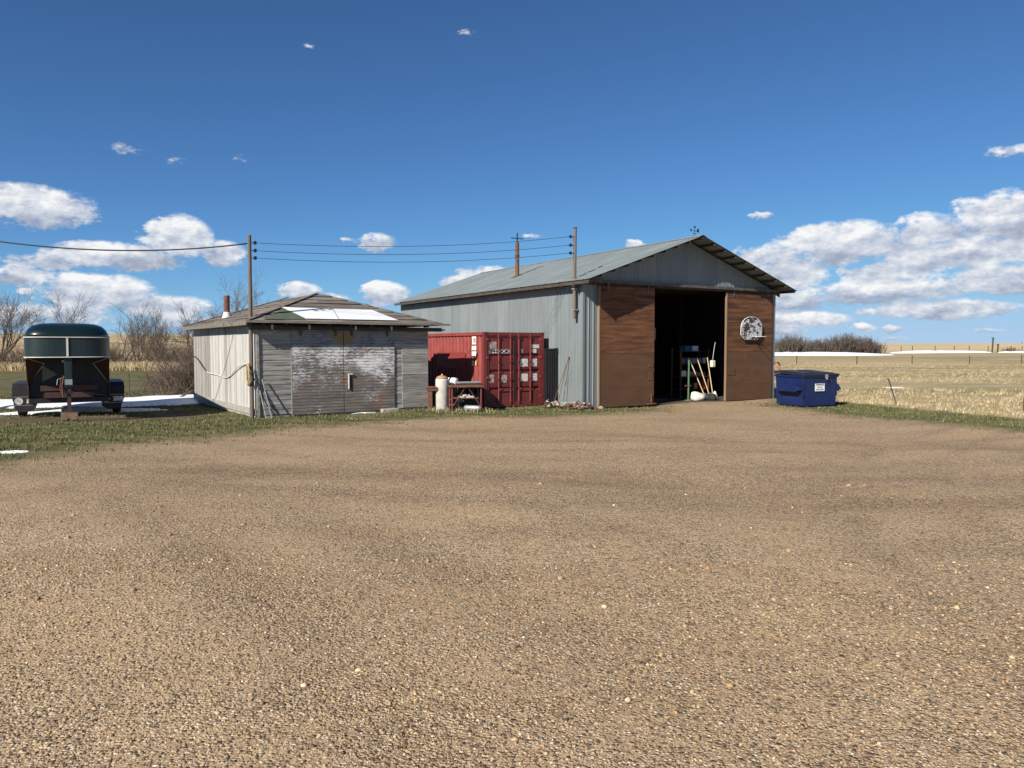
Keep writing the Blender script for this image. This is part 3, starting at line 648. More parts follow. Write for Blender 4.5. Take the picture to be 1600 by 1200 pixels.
# things just inside the doorway
def build_inside():
    sh = thing('storage_rack', 'rusty storage rack full of junk inside the doorway', 'rack', bw(5.75, 1.35, .035), BARN[2])
    for x in (0, 1.5):
        for y in (0, .5): MB().box(x - .02, x + .02, y - .02, y + .02, 0, 2.0).build('upright', 'rust', sh)
    for z in (.35, .85, 1.35, 1.85): MB().box(-.02, 1.52, -.03, .53, z, z + .025).build('shelf', 'darkwood', sh)
    def bx(name, lab, cat, x, y, z, a, b_, c, m_, rz=0):
        o = MB().box(-a / 2, a / 2, -b_ / 2, b_ / 2, 0, c).box(-a / 2 - .008, a / 2 + .008, -b_ / 2 - .008, b_ / 2 + .008, c * .82, c * .82 + .02).build(name, m_, None, loc=bw(5.75 + x, 1.35 + y, .035 + z), rot=(0, 0, BARN[2] + rz)); tag(o, lab, cat)
    bx('cardboard_box', 'tan cardboard box on the second shelf inside the doorway', 'box', .55, .2, .875, .4, .3, .2, 'cardboard', .2)
    bx('cardboard_box', 'low cardboard box at the shelf end near the door edge', 'box', 1.15, .2, .875, .42, .3, .16, 'cardboard', -.1)
    bx('plastic_crate', 'blue plastic crate on top of the storage rack', 'crate', .45, .2, 1.875, .35, .3, .2, 'bluebox')
    bx('white_carton', 'white carton beside the blue crate on the rack', 'box', .85, .22, 1.875, .3, .28, .2, 'white_sheet')
    bx('parts_bin', 'grey parts bin on the upper shelf of the rack', 'bin', .9, .2, 1.375, .5, .3, .22, 'galv')
    bx('fuel_can', 'red fuel can on the lowest shelf of the rack', 'can', 1.25, .15, .375, .25, .2, .34, 'redplastic')
    bx('tool_box', 'dark tool box on the lowest shelf of the rack', 'tool box', .5, .2, .375, .5, .28, .24, 'blackmetal')
    for k, (x, y, z, m_, nm, lb) in enumerate(((.15, .1, .875, 'sack', 'paint_can', 'pale paint can at the left of the second shelf'), (.3, .12, .875, 'white_paint', 'oil_jug', 'white oil jug beside the pale paint can'), (.85, .08, .875, 'galv', 'grease_tin', 'grey grease tin between the two cardboard boxes'), (.2, .1, 1.375, 'orange', 'spray_can', 'orange spray can on the upper shelf'), (.4, .1, 1.375, 'bluebox', 'coolant_jug', 'blue coolant jug on the upper shelf'), (1.35, .1, 1.375, 'white_paint', 'plaster_pail', 'white pail at the right end of the upper shelf'), (.9, .1, .375, 'yellow', 'yellow_jug', 'yellow jug on the lowest shelf'))):
        t = thing(nm, lb + ' inside the doorway', 'container', bw(5.75 + x, 1.35 + y, .035 + z), BARN[2])
        MB().lathe([(.06, 0), (.075, .01), (.075, .2), (.05, .235)], 12).build('body', m_, t, True); MB().lathe([(.04, .232), (.04, .262)], 10).build('cap', 'blackmetal', t)
    # long-handled tools lean on the rack
    for k, (x, dx, dy, m_, nm, lab) in enumerate(((5.95, .28, .55, 'handle', 'shovel', 'pale-handled shovel leaning nearest the green post'), (6.22, .16, .5, 'handle', 'rake', 'wooden-handled rake leaning between two shovels'), (6.42, -.2, .5, 'handle', 'spade', 'pale-handled spade leaning nearest the sliding door'))):
        t = thing(nm, lab + ' in the doorway', 'tool', bw(x + .25, .55, .04), BARN[2])
        MB().tube([(0, 0, .22), (-dx, dy, 1.62)], .019, 8).build('handle', m_, t)
        if nm == 'rake':
            MB().box(-.2, .2, -.015, .015, .1, .13).tube([(0, 0, .12), (0, .01, .26)], .018, 6).build('rake_head', 'blackmetal', t)
            for q in range(9): MB().box(-.19 + q * .046, -.18 + q * .046, -.01, .01, .02, .1).build('tine', 'blackmetal', t)
        else:
            MB().add([(-.1, 0, .26), (.1, 0, .26), (.11, -.03, .12), (0, -.05, 0), (-.11, -.03, .12), (-.1, .02, .26), (.1, .02, .26), (.11, -.01, .12), (0, -.03, 0), (-.11, -.01, .12)], [(0, 1, 2, 3, 4), (9, 8, 7, 6, 5), (0, 5, 6, 1), (1, 6, 7, 2), (2, 7, 8, 3), (3, 8, 9, 4), (4, 9, 5, 0)]).build('blade', 'galv', t)
    def lump(name, label, cat, loc, s, m_, seed):
        r_ = np.random.default_rng(seed); bm = bmesh.new(); bmesh.ops.create_icosphere(bm, subdivisions=3, radius=1)
        for v in bm.verts:
            n_ = math.sin(v.co.x * 4 + seed) * .12 + math.sin(v.co.y * 5 + seed * 2) * .1 + r_.normal(0, .025)
            v.co *= 1 + n_; v.co.z = max(v.co.z, -.62); v.co = Vector((v.co.x * s[0], v.co.y * s[1], (v.co.z + .62) * s[2]))
        me = bpy.data.meshes.new(name); bm.to_mesh(me); bm.free(); me.polygons.foreach_set('use_smooth', [True] * len(me.polygons)); me.materials.append(MAT[m_])
        return tag(link(name, me, None, loc), label, cat)
    lump('feed_sack', 'slumped white sack on the ground at the shed doorway', 'sack', bw(5.75, .45, .035), (.3, .2, .2), 'sack', 3)
    lump('rag_heap', 'dark heap at the foot of the leaning tools', 'heap', bw(6.25, .28, .035), (.22, .16, .17), 'rubber', 5)
    lump('white_bag', 'small pale bag between the tools and the door edge', 'bag', bw(6.52, .3, .035), (.1, .1, .2), 'sack', 8)
    gp = thing('pipe_stand', 'upright green pipe stand just inside the doorway', 'stand', bw(5.38, .55, .035), BARN[2])
    MB().lathe([(.14, 0), (.14, .03), (.04, .05), (.035, .06)], 14).build('base', 'greenpipe', gp)
    MB().tube([(0, 0, .05), (.04, .02, 1.55)], .035, 10).build('pipe', 'greenpipe', gp)
    MB().box(-.16, .12, -.02, .02, .55, .59).build('crossbar', 'rust', gp)
    jt = thing('white_jug', 'white plastic jug hanging by the door edge inside', 'jug', bw(6.44, .35, 1.3), BARN[2])
    MB().box(-.09, .09, -.07, .07, 0, .26).build('jug_body', 'sack', jt, bevel=.03); MB().lathe([(.03, .25), (.03, .31)], 10).build('jug_cap', 'bluebox', jt)
    MB().tube([(0, 0, .3), (.05, .0, .62), (.12, 0, .95)], .01, 6).build('jug_cord', 'cablewhite', jt)
    # dim things deeper in the shop
    wb = thing('workbench', 'dim workbench deep inside the shop', 'bench', bw(3.3, 5.0, .035), BARN[2])
    MB().box(0, 2.2, 0, .7, .85, .92).build('bench_top', 'darkwood', wb)
    for x in (.05, 2.1):
        for y in (.05, .6): MB().box(x, x + .08, y, y + .08, 0, .85).build('leg', 'darkwood', wb)
    bx('drum', 'grey barrel deep inside the shop', 'barrel', -1.1, 1.9, 0, .5, .5, .85, 'galv')
    tag(MB().box(6.4, 7.0, -.02, .0, 2.4, 2.9).box(6.38, 7.02, -.03, -.018, 2.38, 2.42).build('wall_board', 'white_sheet', None, loc=bw(0, 4.2, 0), rot=(0, 0, BARN[2])), 'pale notice board on a post inside the shop', 'board')
    MB().box(6.45, 6.52, 0, .06, 0, 3.0).build('board_post', 'darkwood', bpy.data.objects['wall_board'])
build_inside()

# ---------------------------------------------------------------- old wooden garage
SHED = (-7.371, 21.919, R(34.1))
SW, SLN, SH, SEZ, SRZ, SO = 5.55, 8.3, 2.64, 2.80, 3.85, .34
def sw(x, y, z=0):
    c, s = math.cos(SHED[2]), math.sin(SHED[2]); return (SHED[0] + x * c - y * s, SHED[1] + x * s + y * c, z)
def build_garage():
    t = thing('wooden_garage', 'weathered wooden garage with hip roof and peeling double doors', 'garage', (SHED[0], SHED[1], 0), SHED[2])
    MB().box(-.03, SW + .02, .0, SLN, 0, .14).build('concrete_footing', 'concrete', t)
    MB().box(-.075, -.033, -.02, SLN, .1, .28).build('sill_board', 'board_grey', t)
    lw = link('side_wall', None, t); n = 46; bwid = SLN / n
    # side wall: upright boards, grey towards the back, whitewashed towards the corner
    y = 0
    i = 0
    while y < SLN - .01:
        wd = min(random.uniform(.155, .21), SLN - y); i += 1
        m_ = 'board_white' if y < 5.0 else ('board_vgrey' if y > 5.6 else 'board_white')
        if 3.15 < y < 3.6: m_ = 'board_vgrey'
        z0 = .26 + random.uniform(-.015, .01)
        MB().box(-.03 - random.random() * .012, .0, y + .004, y + wd - .004, z0, SH + .05).build('board', m_, lw)
        y += wd
    MB().box(.003, .03, 0, SLN, .1, SH + .05).build('wall_backing', 'darkwood', lw)
    MB().box(SW - .03, SW, 0, SLN, .1, SH + .05).build('wall_backing', 'board_grey', t)
    MB().box(0, SW, SLN - .03, SLN, .1, SH + .05).build('wall_backing', 'board_grey', t)
    # front wall: level boards each side of the doors
    fw = link('front_wall', None, t)
    xl, xr, xs = 1.02, 4.32, 2.62
    def boards(x0, x1, z0, z1, m_):
        z = z0
        while z < z1 - .02:
            h = min(random.uniform(.125, .165), z1 - z); tilt = random.uniform(-.006, .006)
            MB().hexa([(x0, -.022, z + .003), (x1, -.022, z + .003), (x1, .0, z + .003), (x0, .0, z + .003), (x0, -.014 + tilt, z + h - .003), (x1, -.014 - tilt, z + h - .003), (x1, .0, z + h - .003), (x0, .0, z + h - .003)]).build('board', m_, fw)
            z += h
    boards(.02, xl, .10, SH, 'board_grey'); boards(xr + .02, SW - .0, .10, SH, 'board_grey')
    boards(xl, xr + .02, SH - .18, SH, 'board_grey')
    MB().box(0, SW, .003, .03, .1, SH).build('wall_backing', 'darkwood', fw)
    MB().box(xl - .03, xl + .0, -.05, -.024, .05, SH - .1).build('jamb_board', 'board_grey', fw)
    MB().box(-.005, .06, -.055, -.024, .0, SH).build('corner_board', 'board_grey', fw)
    # the right-hand boards stand proud as a separate patch from chest height down
    MB().box(xr + .28, SW - .02, -.05, -.028, 1.92, 2.02).build('ledge_board', 'board_vgrey', fw)
    z = .12
    while z < 1.9:
        h = random.uniform(.12, .15); MB().box(xr + .28, SW - .02, -.046 - random.random() * .006, -.026, z, min(1.918, z + h - .005)).build('board', 'board_grey', fw); z += h
    # two big doors made of narrow boards, paint peeling
    for k, (a, b) in enumerate(((xl + .01, xs - .012), (xs + .012, xr))):
        d = MB(); z = .07
        while z < SH - .12:
            h = min(.092, SH - .1 - z)
            d.hexa([(a, -.058, z), (b, -.058, z), (b, -.03, z), (a, -.03, z), (a, -.052, z + h - .005), (b, -.052, z + h - .005), (b, -.03, z + h - .005), (a, -.03, z + h - .005)]); z += h
        o = d.build('garage_door', 'peel', t); o['label'] = ('left' if k == 0 else 'right') + ' peeling door leaf'
        MB().box(a, b, -.029, -.0245, .07, SH - .1).build('door_backing', 'darkwood', o)
        for hx in ((a + .25), (b - .25)):
            MB().box(hx - .03, hx + .03, -.072, -.06, SH - .24, SH - .02).box(hx - .05, hx + .05, -.085, -.06, SH - .16, SH - .12).build('hanger', 'rust', o)
        if k == 1:
            MB().box(a + .12, a + .15, -.10, -.06, .78, 1.22).box(a + .12, a + .26, -.11, -.06, 1.22, 1.26).build('door_handle', 'trim', o)
            MB().box(a + .17, a + .25, -.066, -.059, .78, 1.2).build('hatch_plate', 'blackmetal', o)
        q = MB()
        for s_ in range(12):
            a0, a1 = math.pi * (1 + s_ / 12), math.pi * (1 + (s_ + 1) / 12)
        ctr = xs
        pts = [(ctr + .42 * math.cos(math.pi + math.pi * s_ / 14), SH - .14 + .36 * math.sin(math.pi + math.pi * s_ / 14)) for s_ in range(15)]
        pts = [(min(max(px, a + .003), b - .003), pz) for px, pz in pts if (a - .5 < px < b + .5)]
        cl = []
        for p in pts:
            if not cl or (abs(cl[-1][0] - p[0]) + abs(cl[-1][1] - p[1])) > .004: cl.append(p)
        cl = [p for j, p in enumerate(cl) if not (p[0] in (a + .003, b - .003) and 0 < j < len(cl) - 1 and cl[j - 1][0] == p[0] and cl[j + 1][0] == p[0])]
        MB().prism(cl, 'y', -.064, -.0595).build('half_round_panel', M('ochre_stained_panel', (.20, .15, .07), (.27, .20, .10), (4, 4, 4), rough=.9), o)
    # thick dark header with the door rail, then roof
    MB().box(-.1, SW + .42, -.20, -.062, SH - .06, SH + .06).build('door_header', 'darkwood', t)
    MB().box(.6, SW + .5, -.26, -.205, SH - .03, SH + .015).build('door_rail', 'darkwood', t)
    for x in (.35, 1.45, 2.9, 4.1): MB().box(x, x + .06, -.275, -.262, SH - .05, SH + .08).build('rail_bracket', 'galv', t)
    roof = link('roof', None, t)
    E0, E1, E2, E3 = Vector((-SO, -SO, SEZ)), Vector((SW + SO, -SO, SEZ)), Vector((SW + SO, SLN + SO, SEZ)), Vector((-SO, SLN + SO, SEZ))
    A, B = Vector((SW / 2, 2.62, SRZ)), Vector((SW / 2, 5.74, SRZ))
    def slope(e0, e1, c0, c1, rows, pieces, lift=.0):
        n_ = (e1 - e0).cross(c0 - e0).normalized()
        if n_.z < 0: n_ = -n_
        for r_ in range(rows):
            t0 = r_ / rows; t1 = min(1.0, (r_ + 1.18) / rows)
            l0, l1 = e0.lerp(c0, t0), e0.lerp(c0, t1); q0, q1 = e1.lerp(c1, t0), e1.lerp(c1, t1)
            k = max(1, int(pieces * (q0 - l0).length / (e1 - e0).length + .5)); cuts = sorted([0, 1] + [random.uniform(.15, .85) for _ in range(k - 1)])
            for a, b in zip(cuts[:-1], cuts[1:]):
                g = .004; up = random.uniform(.018, .034) + lift
                p = [l0.lerp(q0, a) + n_ * (up + .012), l0.lerp(q0, b) + n_ * (up + .012 + random.uniform(-.004, .012)), l1.lerp(q1, b) + n_ * up * .35, l1.lerp(q1, a) + n_ * up * .35]
                MB().slab(p, .016).build('roof_board', 'roofing', roof)
        MB().slab([e0 - n_ * .004, e1 - n_ * .004, c1 - n_ * .004] + ([c0 - n_ * .004] if (c1 - c0).length > .01 else []), .03).build('roof_deck', 'darkwood', roof)
    slope(E0, E1, A, A, 8, 4)
    slope(E3, E0, B, A, 9, 6)
    slope(E1, E2, A, B, 9, 5)
    slope(E2, E3, B, B, 8, 4)
    nf = (E1 - E0).cross(A - E0).normalized(); nf = nf if nf.z > 0 else -nf
    def on_front(x, s, up): # point on the front slope: x along the eave, s = 0 eave .. 1 apex
        y = -SO + s * (A.y + SO); z = SEZ + s * (SRZ - SEZ); return Vector((x, y, z)) + nf * up
    for k, (xa, xb, xc, xd) in enumerate(((1.42, 2.42, 2.62, 1.02), (2.44, 4.42, 3.92, 2.64))):
        MB().slab([on_front(xa + .0, .06, .062 + k * .004), on_front(xb, .06, .062 + k * .004), on_front(xc if k == 0 else 3.95, .40, .062 + k * .004), on_front(xd if k == 0 else 2.64, .40 if k else .42, .062 + k * .004)], .006).build('white_roof_sheet', 'white_sheet', roof)
    MB().slab([on_front(.12, .03, .055), on_front(1.4, .03, .055), on_front(1.05, .40, .055), on_front(.72, .24, .055)], .006).build('green_roof_sheet', 'green_sheet', roof)
    MB().box(-SO - .03, SW + .64, -SO - .035, -SO - .005, SEZ - .03, SEZ + .035).build('eave_board', 'roofing', roof)
    MB().box(-SO - .035, -SO - .005, -SO, SLN + SO, SEZ - .10, SEZ + .02).build('eave_board', 'roofing', roof)
    for k in range(14):
        y = .1 + k * .62; MB().box(-SO, .0, y, y + .045, SEZ - .11, SEZ - .02).build('rafter_tail', 'board_grey', roof)
    for k in range(9):
        x = .1 + k * .66; MB().box(x, x + .045, -SO, -.03, SEZ - .09, SEZ - .012).build('rafter_tail', 'darkwood', roof)
    # hip boards and the lifted sheet behind the right hip
    for a, b in ((E0, A), (E1, A), (E3, B)):
        d = (b - a).normalized(); s_ = d.cross(Vector((0, 0, 1))).normalized() * .07; up = Vector((0, 0, .055))
        MB().slab([a - s_ + up, a + s_ + up, b + s_ + up, b - s_ + up], .015).build('hip_board', 'roofing', roof)
    MB().slab([(4.55, 1.9, 3.42), (5.95, 1.6, 3.0), (5.95, 3.0, 3.05), (4.65, 3.0, 3.62)], .03).build('lifted_sheet', 'darkwood', roof)
    # stove pipe on the side slope
    px, py = .55, 5.6
    pz = SEZ + (px + SO) / (SW / 2 + SO) * (SRZ - SEZ)
    sp = MB().lathe([(.10, pz - .1), (.10, pz + .78)], 16, px, py).build('stove_pipe', 'rust', t)
    MB().lathe([(.2, pz - .12), (.13, pz + .14), (.105, pz + .2)], 16, px, py).build('flashing_cone', 'trim', sp)
    MB().box(3.75, 4.3, -.42, -.2, .0, .13).build('door_stop_block', 'concrete', t, bevel=.02)
    return t
build_garage()
tag(MB().tube([(0, 0, 0), (.3, .05, .02), (.62, -.04, .015)], .025, 6).box(.4, .75, -.06, .04, .0, .03).build('broken_board', 'white_paint', None, loc=sw(2.75, -.35, .02), rot=(0, 0, SHED[2])), 'broken white board lying below the garage doors', 'board')

# cables and rope on the garage
pts = []
for k in range(40):
    q = k / 39; pts.append(sw(-.075 - .02 * math.sin(q * 9), 8.2 - 7.9 * q, 1.72 - .62 * math.sin(math.pi * q) ** 1.3 + .05 * math.sin(q * 17) - .05 * q))
tag(MB().tube(pts[:12], .018, 6).build('dark_cable', 'cable', None, True), 'dark end of cable along the garage side wall', 'cable')
tag(MB().tube(pts[11:], .017, 6).build('pale_cable', 'cablewhite', None, True), 'pale cable drooping along the whitewashed side wall', 'cable')
mb = MB()
for k in range(7):
    ph = k * .9; rr = .22 + .05 * math.sin(k * 2.1)
    mb.tube([sw(-.245 - .02 * math.sin(a + ph), .02 + .13 * math.sin(a) * (1 + .2 * math.sin(ph)), 1.28 + .28 * math.cos(a) * (1 + .15 * math.cos(ph))) for a in np.linspace(0, 2 * math.pi, 18)], .013, 5, cap=False)
tag(mb.build('rope_coil', 'manila', None, True), 'tan rope coil hung on the garage corner post', 'rope')
tag(MB().tube([sw(-.2, -.06, 1.35), sw(.0, -.10, .95), sw(.22, -.085, .45), sw(.5, -.16, .03)], .017, 6).build('hanging_cable', 'cable', None, True), 'dark cable hanging from the rope coil to the ground', 'cable')
for k, (x0, x1, m_, lb) in enumerate(((.12, .30, 'galv', 'thin pale rod leaning on the corner boards'), (.05, .16, 'board_vgrey', 'grey stick leaning beside the corner pole'))):
    tag(MB().tube([sw(x1, -.4 + k * .1, .01), sw(x0, -.09, 1.15 - k * .3)], .016, 6).build('leaning_rod', m_, None), lb, 'rod')

# ---------------------------------------------------------------- poles and wires
def pole(label, loc, h, r, arms):
    t = thing('utility_pole', label, 'pole', loc)
    MB().tube([(0, 0, -.1), (.01, 0, h)], r, 10, r1=r * .8).build('shaft', 'wood', t, False)
    for z in arms:
        b = MB().tube([(0, 0, z), (.16, .0, z)], .015, 6).build('insulator_bracket', 'blackmetal', t)
        MB().lathe([(.03, z - .05), (.05, z - .02), (.032, z), (.05, z + .03), (.03, z + .05)], 10, .17, 0).build('insulator', 'blackmetal', b)
    return t
P1 = sw(-.15, .03, 0)
pole('slim weathered timber pole at the garage corner', P1, 5.27, .064, (5.05, 4.83, 4.62))
pole('tall timber pole outside the left of the yard', (-22, 19, 0), 7.9, .13, (7.4,))
mast = [bw(-.36, .26, z) for z in (5.74, 5.46, 5.2)]
for k, z in enumerate((5.05, 4.83, 4.62)):
    a = Vector((P1[0] + .17, P1[1], z)); b = Vector(mast[k]); pp = []
    for i in range(33):
        q = i / 32; p = a.lerp(b, q); p.z -= 4 * .20 * q * (1 - q); pp.append(p)
    tag(MB().tube(pp, .0075, 5).build('power_line', 'cable', None, True), ('highest', 'middle', 'lowest')[k] + ' of three wires strung from the corner pole to the shed mast', 'wire', 'wires between pole and shed')
pp = []
for i in range(49):
    q = i / 48; pp.append((P1[0] - .05 + (-22 - P1[0]) * q, P1[1] + (19 - P1[1]) * q, 5.03 - 2.293 * q + 4.715 * q * q))
tag(MB().tube(pp, .021, 6).build('service_cable', 'cable', None, True), 'thick dark cable sagging in from the left to the corner pole', 'cable')

# ---------------------------------------------------------------- shipping container
def build_container():
    LN, WD, HT = 6.06, 2.42, 2.56
    t = thing('shipping_container', 'red shipping container with locked doors beside the machine shed', 'container', (-.94, 25.66, .02), R(31))
    def corr(n, pitch, dep):
        p = []
        for k in range(n):
            x = k * pitch; p += [(x, 0), (x + pitch * .3, 0), (x + pitch * .5, dep), (x + pitch * .8, dep)]
        p.append((n * pitch, 0)); return p
    pr = corr(21, (LN - .3) / 21, .036); k = len(pr)
    for s in (0, 1):
        mb = MB()
        f = (lambda d: .035 + d) if s == 0 else (lambda d: WD - .035 - d)
        mb.add([(f(d), .15 + a, .16) for a, d in pr] + [(f(d), .15 + a, HT - .10) for a, d in pr], [(i, i + 1, k + i + 1, k + i) for i in range(k - 1)])
        mb.build('side_panel', 'container', t)
        x0, x1 = (.0, .06) if s == 0 else (WD - .06, WD)
        MB().box(x0, x1, .12, LN - .12, HT - .11, HT).build('top_rail', 'container', t)
        MB().box(x0, x1, .12, LN - .12, .02, .165).build('bottom_rail', 'container', t)
        for y in (0, LN - .14):
            MB().box(x0 - (.0 if s == 0 else .06), x1 + (.06 if s == 0 else 0), y, y + .14, .12, HT - .12).build('corner_post', 'container_dark', t)
            for z in (0, HT - .12):
                c = MB().box(x0 - .004 - (0 if s == 0 else .09), x1 + .004 + (.09 if s == 0 else 0), y - .004, y + .16, z, z + .122).build('corner_casting', 'container_dark', t)
                MB().lathe([(.04, 0), (.04, .004)], 10).build('casting_hole', 'black_print', c, loc=((x0 + x1) / 2 + (.045 if s == 0 else -.045), y - .005, z + .06), rot=(R(90), 0, 0))
    MB().box(.07, WD - .07, .02, LN - .02, HT - .06, HT - .02).build('roof_panel', 'container', t)
    MB().box(.13, WD - .13, LN - .07, LN - .03, .1, HT - .1).build('front_end_panel', 'container', t)
    MB().box(.13, WD - .13, .0, .12, HT - .12, HT - .006).build('door_header', 'container_dark', t)
    MB().box(.13, WD - .13, .0, .14, .0, .13).build('door_sill', 'container_dark', t)
    # doors with stepped panels
    zz = [(.14, 0), (.55, 0), (.57, .045), (.66, .045), (.68, 0), (1.16, 0), (1.18, .045), (1.27, .045), (1.29, 0), (1.70, 0), (1.72, .045), (1.81, .045), (1.83, 0), (2.42, 0)]
    for s, (x0, x1) in enumerate(((.13, 1.20), (1.22, WD - .13))):
        d = link('container_door', None, t); d['label'] = ('door leaf with lender name band', 'door leaf with four white plates')[s]
        mb = MB(); k = len(zz); xa, xb = x0 + .06, x1 - .06
        mb.add([(xa, .035 + q, z) for z, q in zz] + [(xb, .035 + q, z) for z, q in zz], [(i, i + 1, k + i + 1, k + i) for i in range(k - 1)])
        mb.build('door_skin', 'container_dark', d)
        MB().box(x0, xa, .015, .085, .13, 2.43).box(xb, x1, .015, .085, .13, 2.43).box(xa, xb, .015, .06, .13, .155).box(xa, xb, .015, .06, 2.40, 2.43).build('door_frame', 'container_dark', d)
        for rx in ((.56, 1.03) if s == 0 else (1.37, 1.84)):
            rod = MB().tube([(rx, -.008, .06), (rx, -.008, HT - .06)], .018, 8).build('lock_rod', 'container', d)
            for z in (.16, .95, 1.55, 2.40): MB().box(rx - .05, rx + .05, -.03, .02, z - .03, z + .03).build('rod_guide', 'container_dark', rod)
            MB().box(rx - .02, rx + (.42 if rx in (.56, 1.37) else -.38) , -.035, -.022, .60, .635).build('lock_handle', 'container', rod)
        for z in (.3, .98, 1.66, 2.28):
            hx = x0 - .05 if s == 0 else x1 - .04
            MB().box(hx, hx + .09, -.012, .02, z, z + .07).build('hinge', 'container', d)
        MB().box(x1 - .02 if s == 0 else x0, (x1 if s == 0 else x0 + .02), .005, .014, .14, 2.42).build('door_gasket', 'black_print', d)
    def fx(px): return (px - 150) / 850 * WD
    def fz(py): return (1150 - py) / 1055 * HT
    def plate(name, a, b, c, e, m_, y=.0335, dp=.003):
        MB().box(fx(a), fx(b), y - dp, y, fz(e), fz(c)).build(name, m_, t)
    plate('emblem_decal', 190, 325, 228, 328, 'grey_print'); plate('name_band', 186, 505, 338, 392, 'white_paint')
    text('lettering', 'TIPHOOK', .150, 'black_print', t, ((fx(186) + fx(505)) / 2, .0285, fz(366)), (R(90), 0, 0), 1.36, .007)
    plate('number_decal', 822, 968, 268, 320, 'label_print'); plate('number_decal', 822, 895, 332, 390, 'label_print'); plate('number_decal', 668, 700, 332, 388, 'grey_print')
    plate('data_plate', 662, 768, 472, 584, 'label_print'); plate('data_plate', 822, 904, 472, 584, 'label_print')
    plate('data_plate', 664, 770, 686, 796, 'label_print'); plate('data_plate', 822, 906, 686, 796, 'label_print')
    plate('worn_decal', 200, 290, 690, 808, 'grey_print'); plate('worn_decal', 386, 470, 700, 808, 'grey_print')
    for (y0, y1, z0, z1, m_) in ((.62, .92, 2.14, 2.42, 'white_paint'), (.62, .95, 1.94, 2.09, 'white_paint'), (.62, .95, 1.75, 1.90, 'white_paint'), (.80, .93, 1.40, 1.58, 'white_paint'), (.60, .70, 1.42, 1.58, 'yellow')):
        MB().box(.028, .033, y0, y1, z0, z1).build('side_marking', m_, t)
    for (y0, y1) in ((.74, .80), (.66, .70)): MB().box(.0255, .0275, y0, y1, 2.2, 2.36).build('side_marking', 'container', t)
    MB().box(.0310, .0335, 1.45, 3.75, 1.28, 1.86).build('repainted_patch', 'container_patch', t)
    return t
build_container()
# black ribbed panel in the gap by the barn wall
t = thing('ribbed_panel', 'black ribbed steel panel standing between container and shed wall', 'panel', bw(-.56, 1.42, 0), BARN[2])
mb = MB()
for k in range(5): mb.box(.015 + k * .1, .065 + k * .1, -.018, .0, .06, 1.94)
mb.build('rib', 'blackmetal', t); MB().box(0, .5, .001, .06, .02, 1.97).build('panel_sheet', 'blackmetal', t)
MB().box(-.01, .51, -.02, .07, 1.97, 2.02).box(.44, .515, -.03, .075, 1.90, 2.04).build('top_frame', 'blackmetal', t)

# ---------------------------------------------------------------- tank, stand, bench and scrap
t = thing('water_tank', 'upright chalky white steel tank with rusty top by the garage', 'tank', (-2.28, 24.72, 0))
MB().lathe([(.20, .03), (.215, .06), (.215, .98), (.20, 1.05)], 24).build('tank_body', 'tank', t, True)
MB().lathe([(.204, 1.045), (.17, 1.10), (.10, 1.135), (.03, 1.15), (.03, 1.2)], 24).build('domed_top', 'tank_rust', t, True)
MB().lathe([(.235, 0), (.235, .035)], 20).build('foot_ring', 'tank_rust', t)
t = thing('rusty_stand', 'rusty iron pedestal between the garage and the white tank', 'stand', (-2.66, 24.55, 0), R(12))
MB().box(-.07, .07, -.06, .06, 0, .66).build('post', 'rust', t); MB().box(-.10, .32, -.08, .08, .66, .74).box(-.12, .2, -.1, .1, .74, .80).build('head', 'rust', t)
MB().box(-.15, .15, -.14, .14, 0, .03).build('foot_plate', 'rust', t)
t = thing('iron_table', 'red-legged iron table with slatted rusty top beside the white tank', 'table', (-1.92, 24.05, 0), R(14))
for x in (.03, .97):
    for y in (.05, .55): MB().tube([(x, y, 0), (x, y, .80)], .026, 8).build('leg', 'red_iron', t)
for j in range(11): MB().box(-.02, 1.02, .0 + j * .056, .04 + j * .056, .815, .835).build('slat', 'rust', t)
MB().box(-.03, 1.03, -.02, .0, .79, .84).box(-.03, 1.03, .6, .62, .79, .84).box(-.03, -.005, 0, .6, .79, .84).box(1.005, 1.03, 0, .6, .79, .84).build('top_frame', 'rust', t)
MB().tube([(.03, .05, .15), (.45, .05, .78)], .014, 6).tube([(.97, .05, .15), (.55, .05, .78)], .014, 6).build('brace', 'red_iron', t)
MB().box(.1, .9, .08, .5, .42, .45).build('lower_shelf', 'rust', t)
c, s = math.cos(R(14)), math.sin(R(14))
def tw(x, y, z): return (-1.92 + x * c - y * s, 24.05 + x * s + y * c, z)
def scrap(name, label, cat, fn, loc, rz=0, group=None):
    t = thing(name, label, cat, loc, rz, group); fn(t); return t
def f_motor(t):
    MB().lathe([(.05, -.22), (.15, -.2), (.17, -.1), (.17, .1), (.15, .2), (.05, .22)], 18).build('housing', 'white_paint', t, True, rot=(R(90), 0, R(55)), loc=(0, 0, .17))
    MB().lathe([(.175, -.03), (.185, 0), (.175, .03)], 18).build('band', 'blackmetal', t, True, rot=(R(90), 0, R(55)), loc=(0, 0, .17))
    MB().box(-.1, .1, -.08, .08, 0, .03).build('mount', 'blackmetal', t)
def f_engine(t):
    MB().box(-.42, .42, -.25, .25, 0, .52).build('crankcase', 'blackmetal', t, bevel=.03)
    for k in range(6): MB().box(-.40 + k * .15, -.32 + k * .15, -.28, .28, .53, .86).build('cylinder_fin', 'rubber', t)
    MB().box(-.4, .42, -.1, .1, .863, .93).build('rocker_cover', 'galv', t, bevel=.02)
    MB().tube([(-.5, .0, .2), (-.5, 0, .75), (-.35, 0, .95)], .03, 8).build('pipe', 'rust', t)
scrap('scrap_engine', 'black finned scrap engine standing behind the iron table', 'engine', f_engine, (-1.45, 25.15, 0), R(20))
scrap('electric_motor', 'cream round motor lying on a crate behind the white tank', 'motor', f_motor, (-2.02, 25.28, .72), R(10))
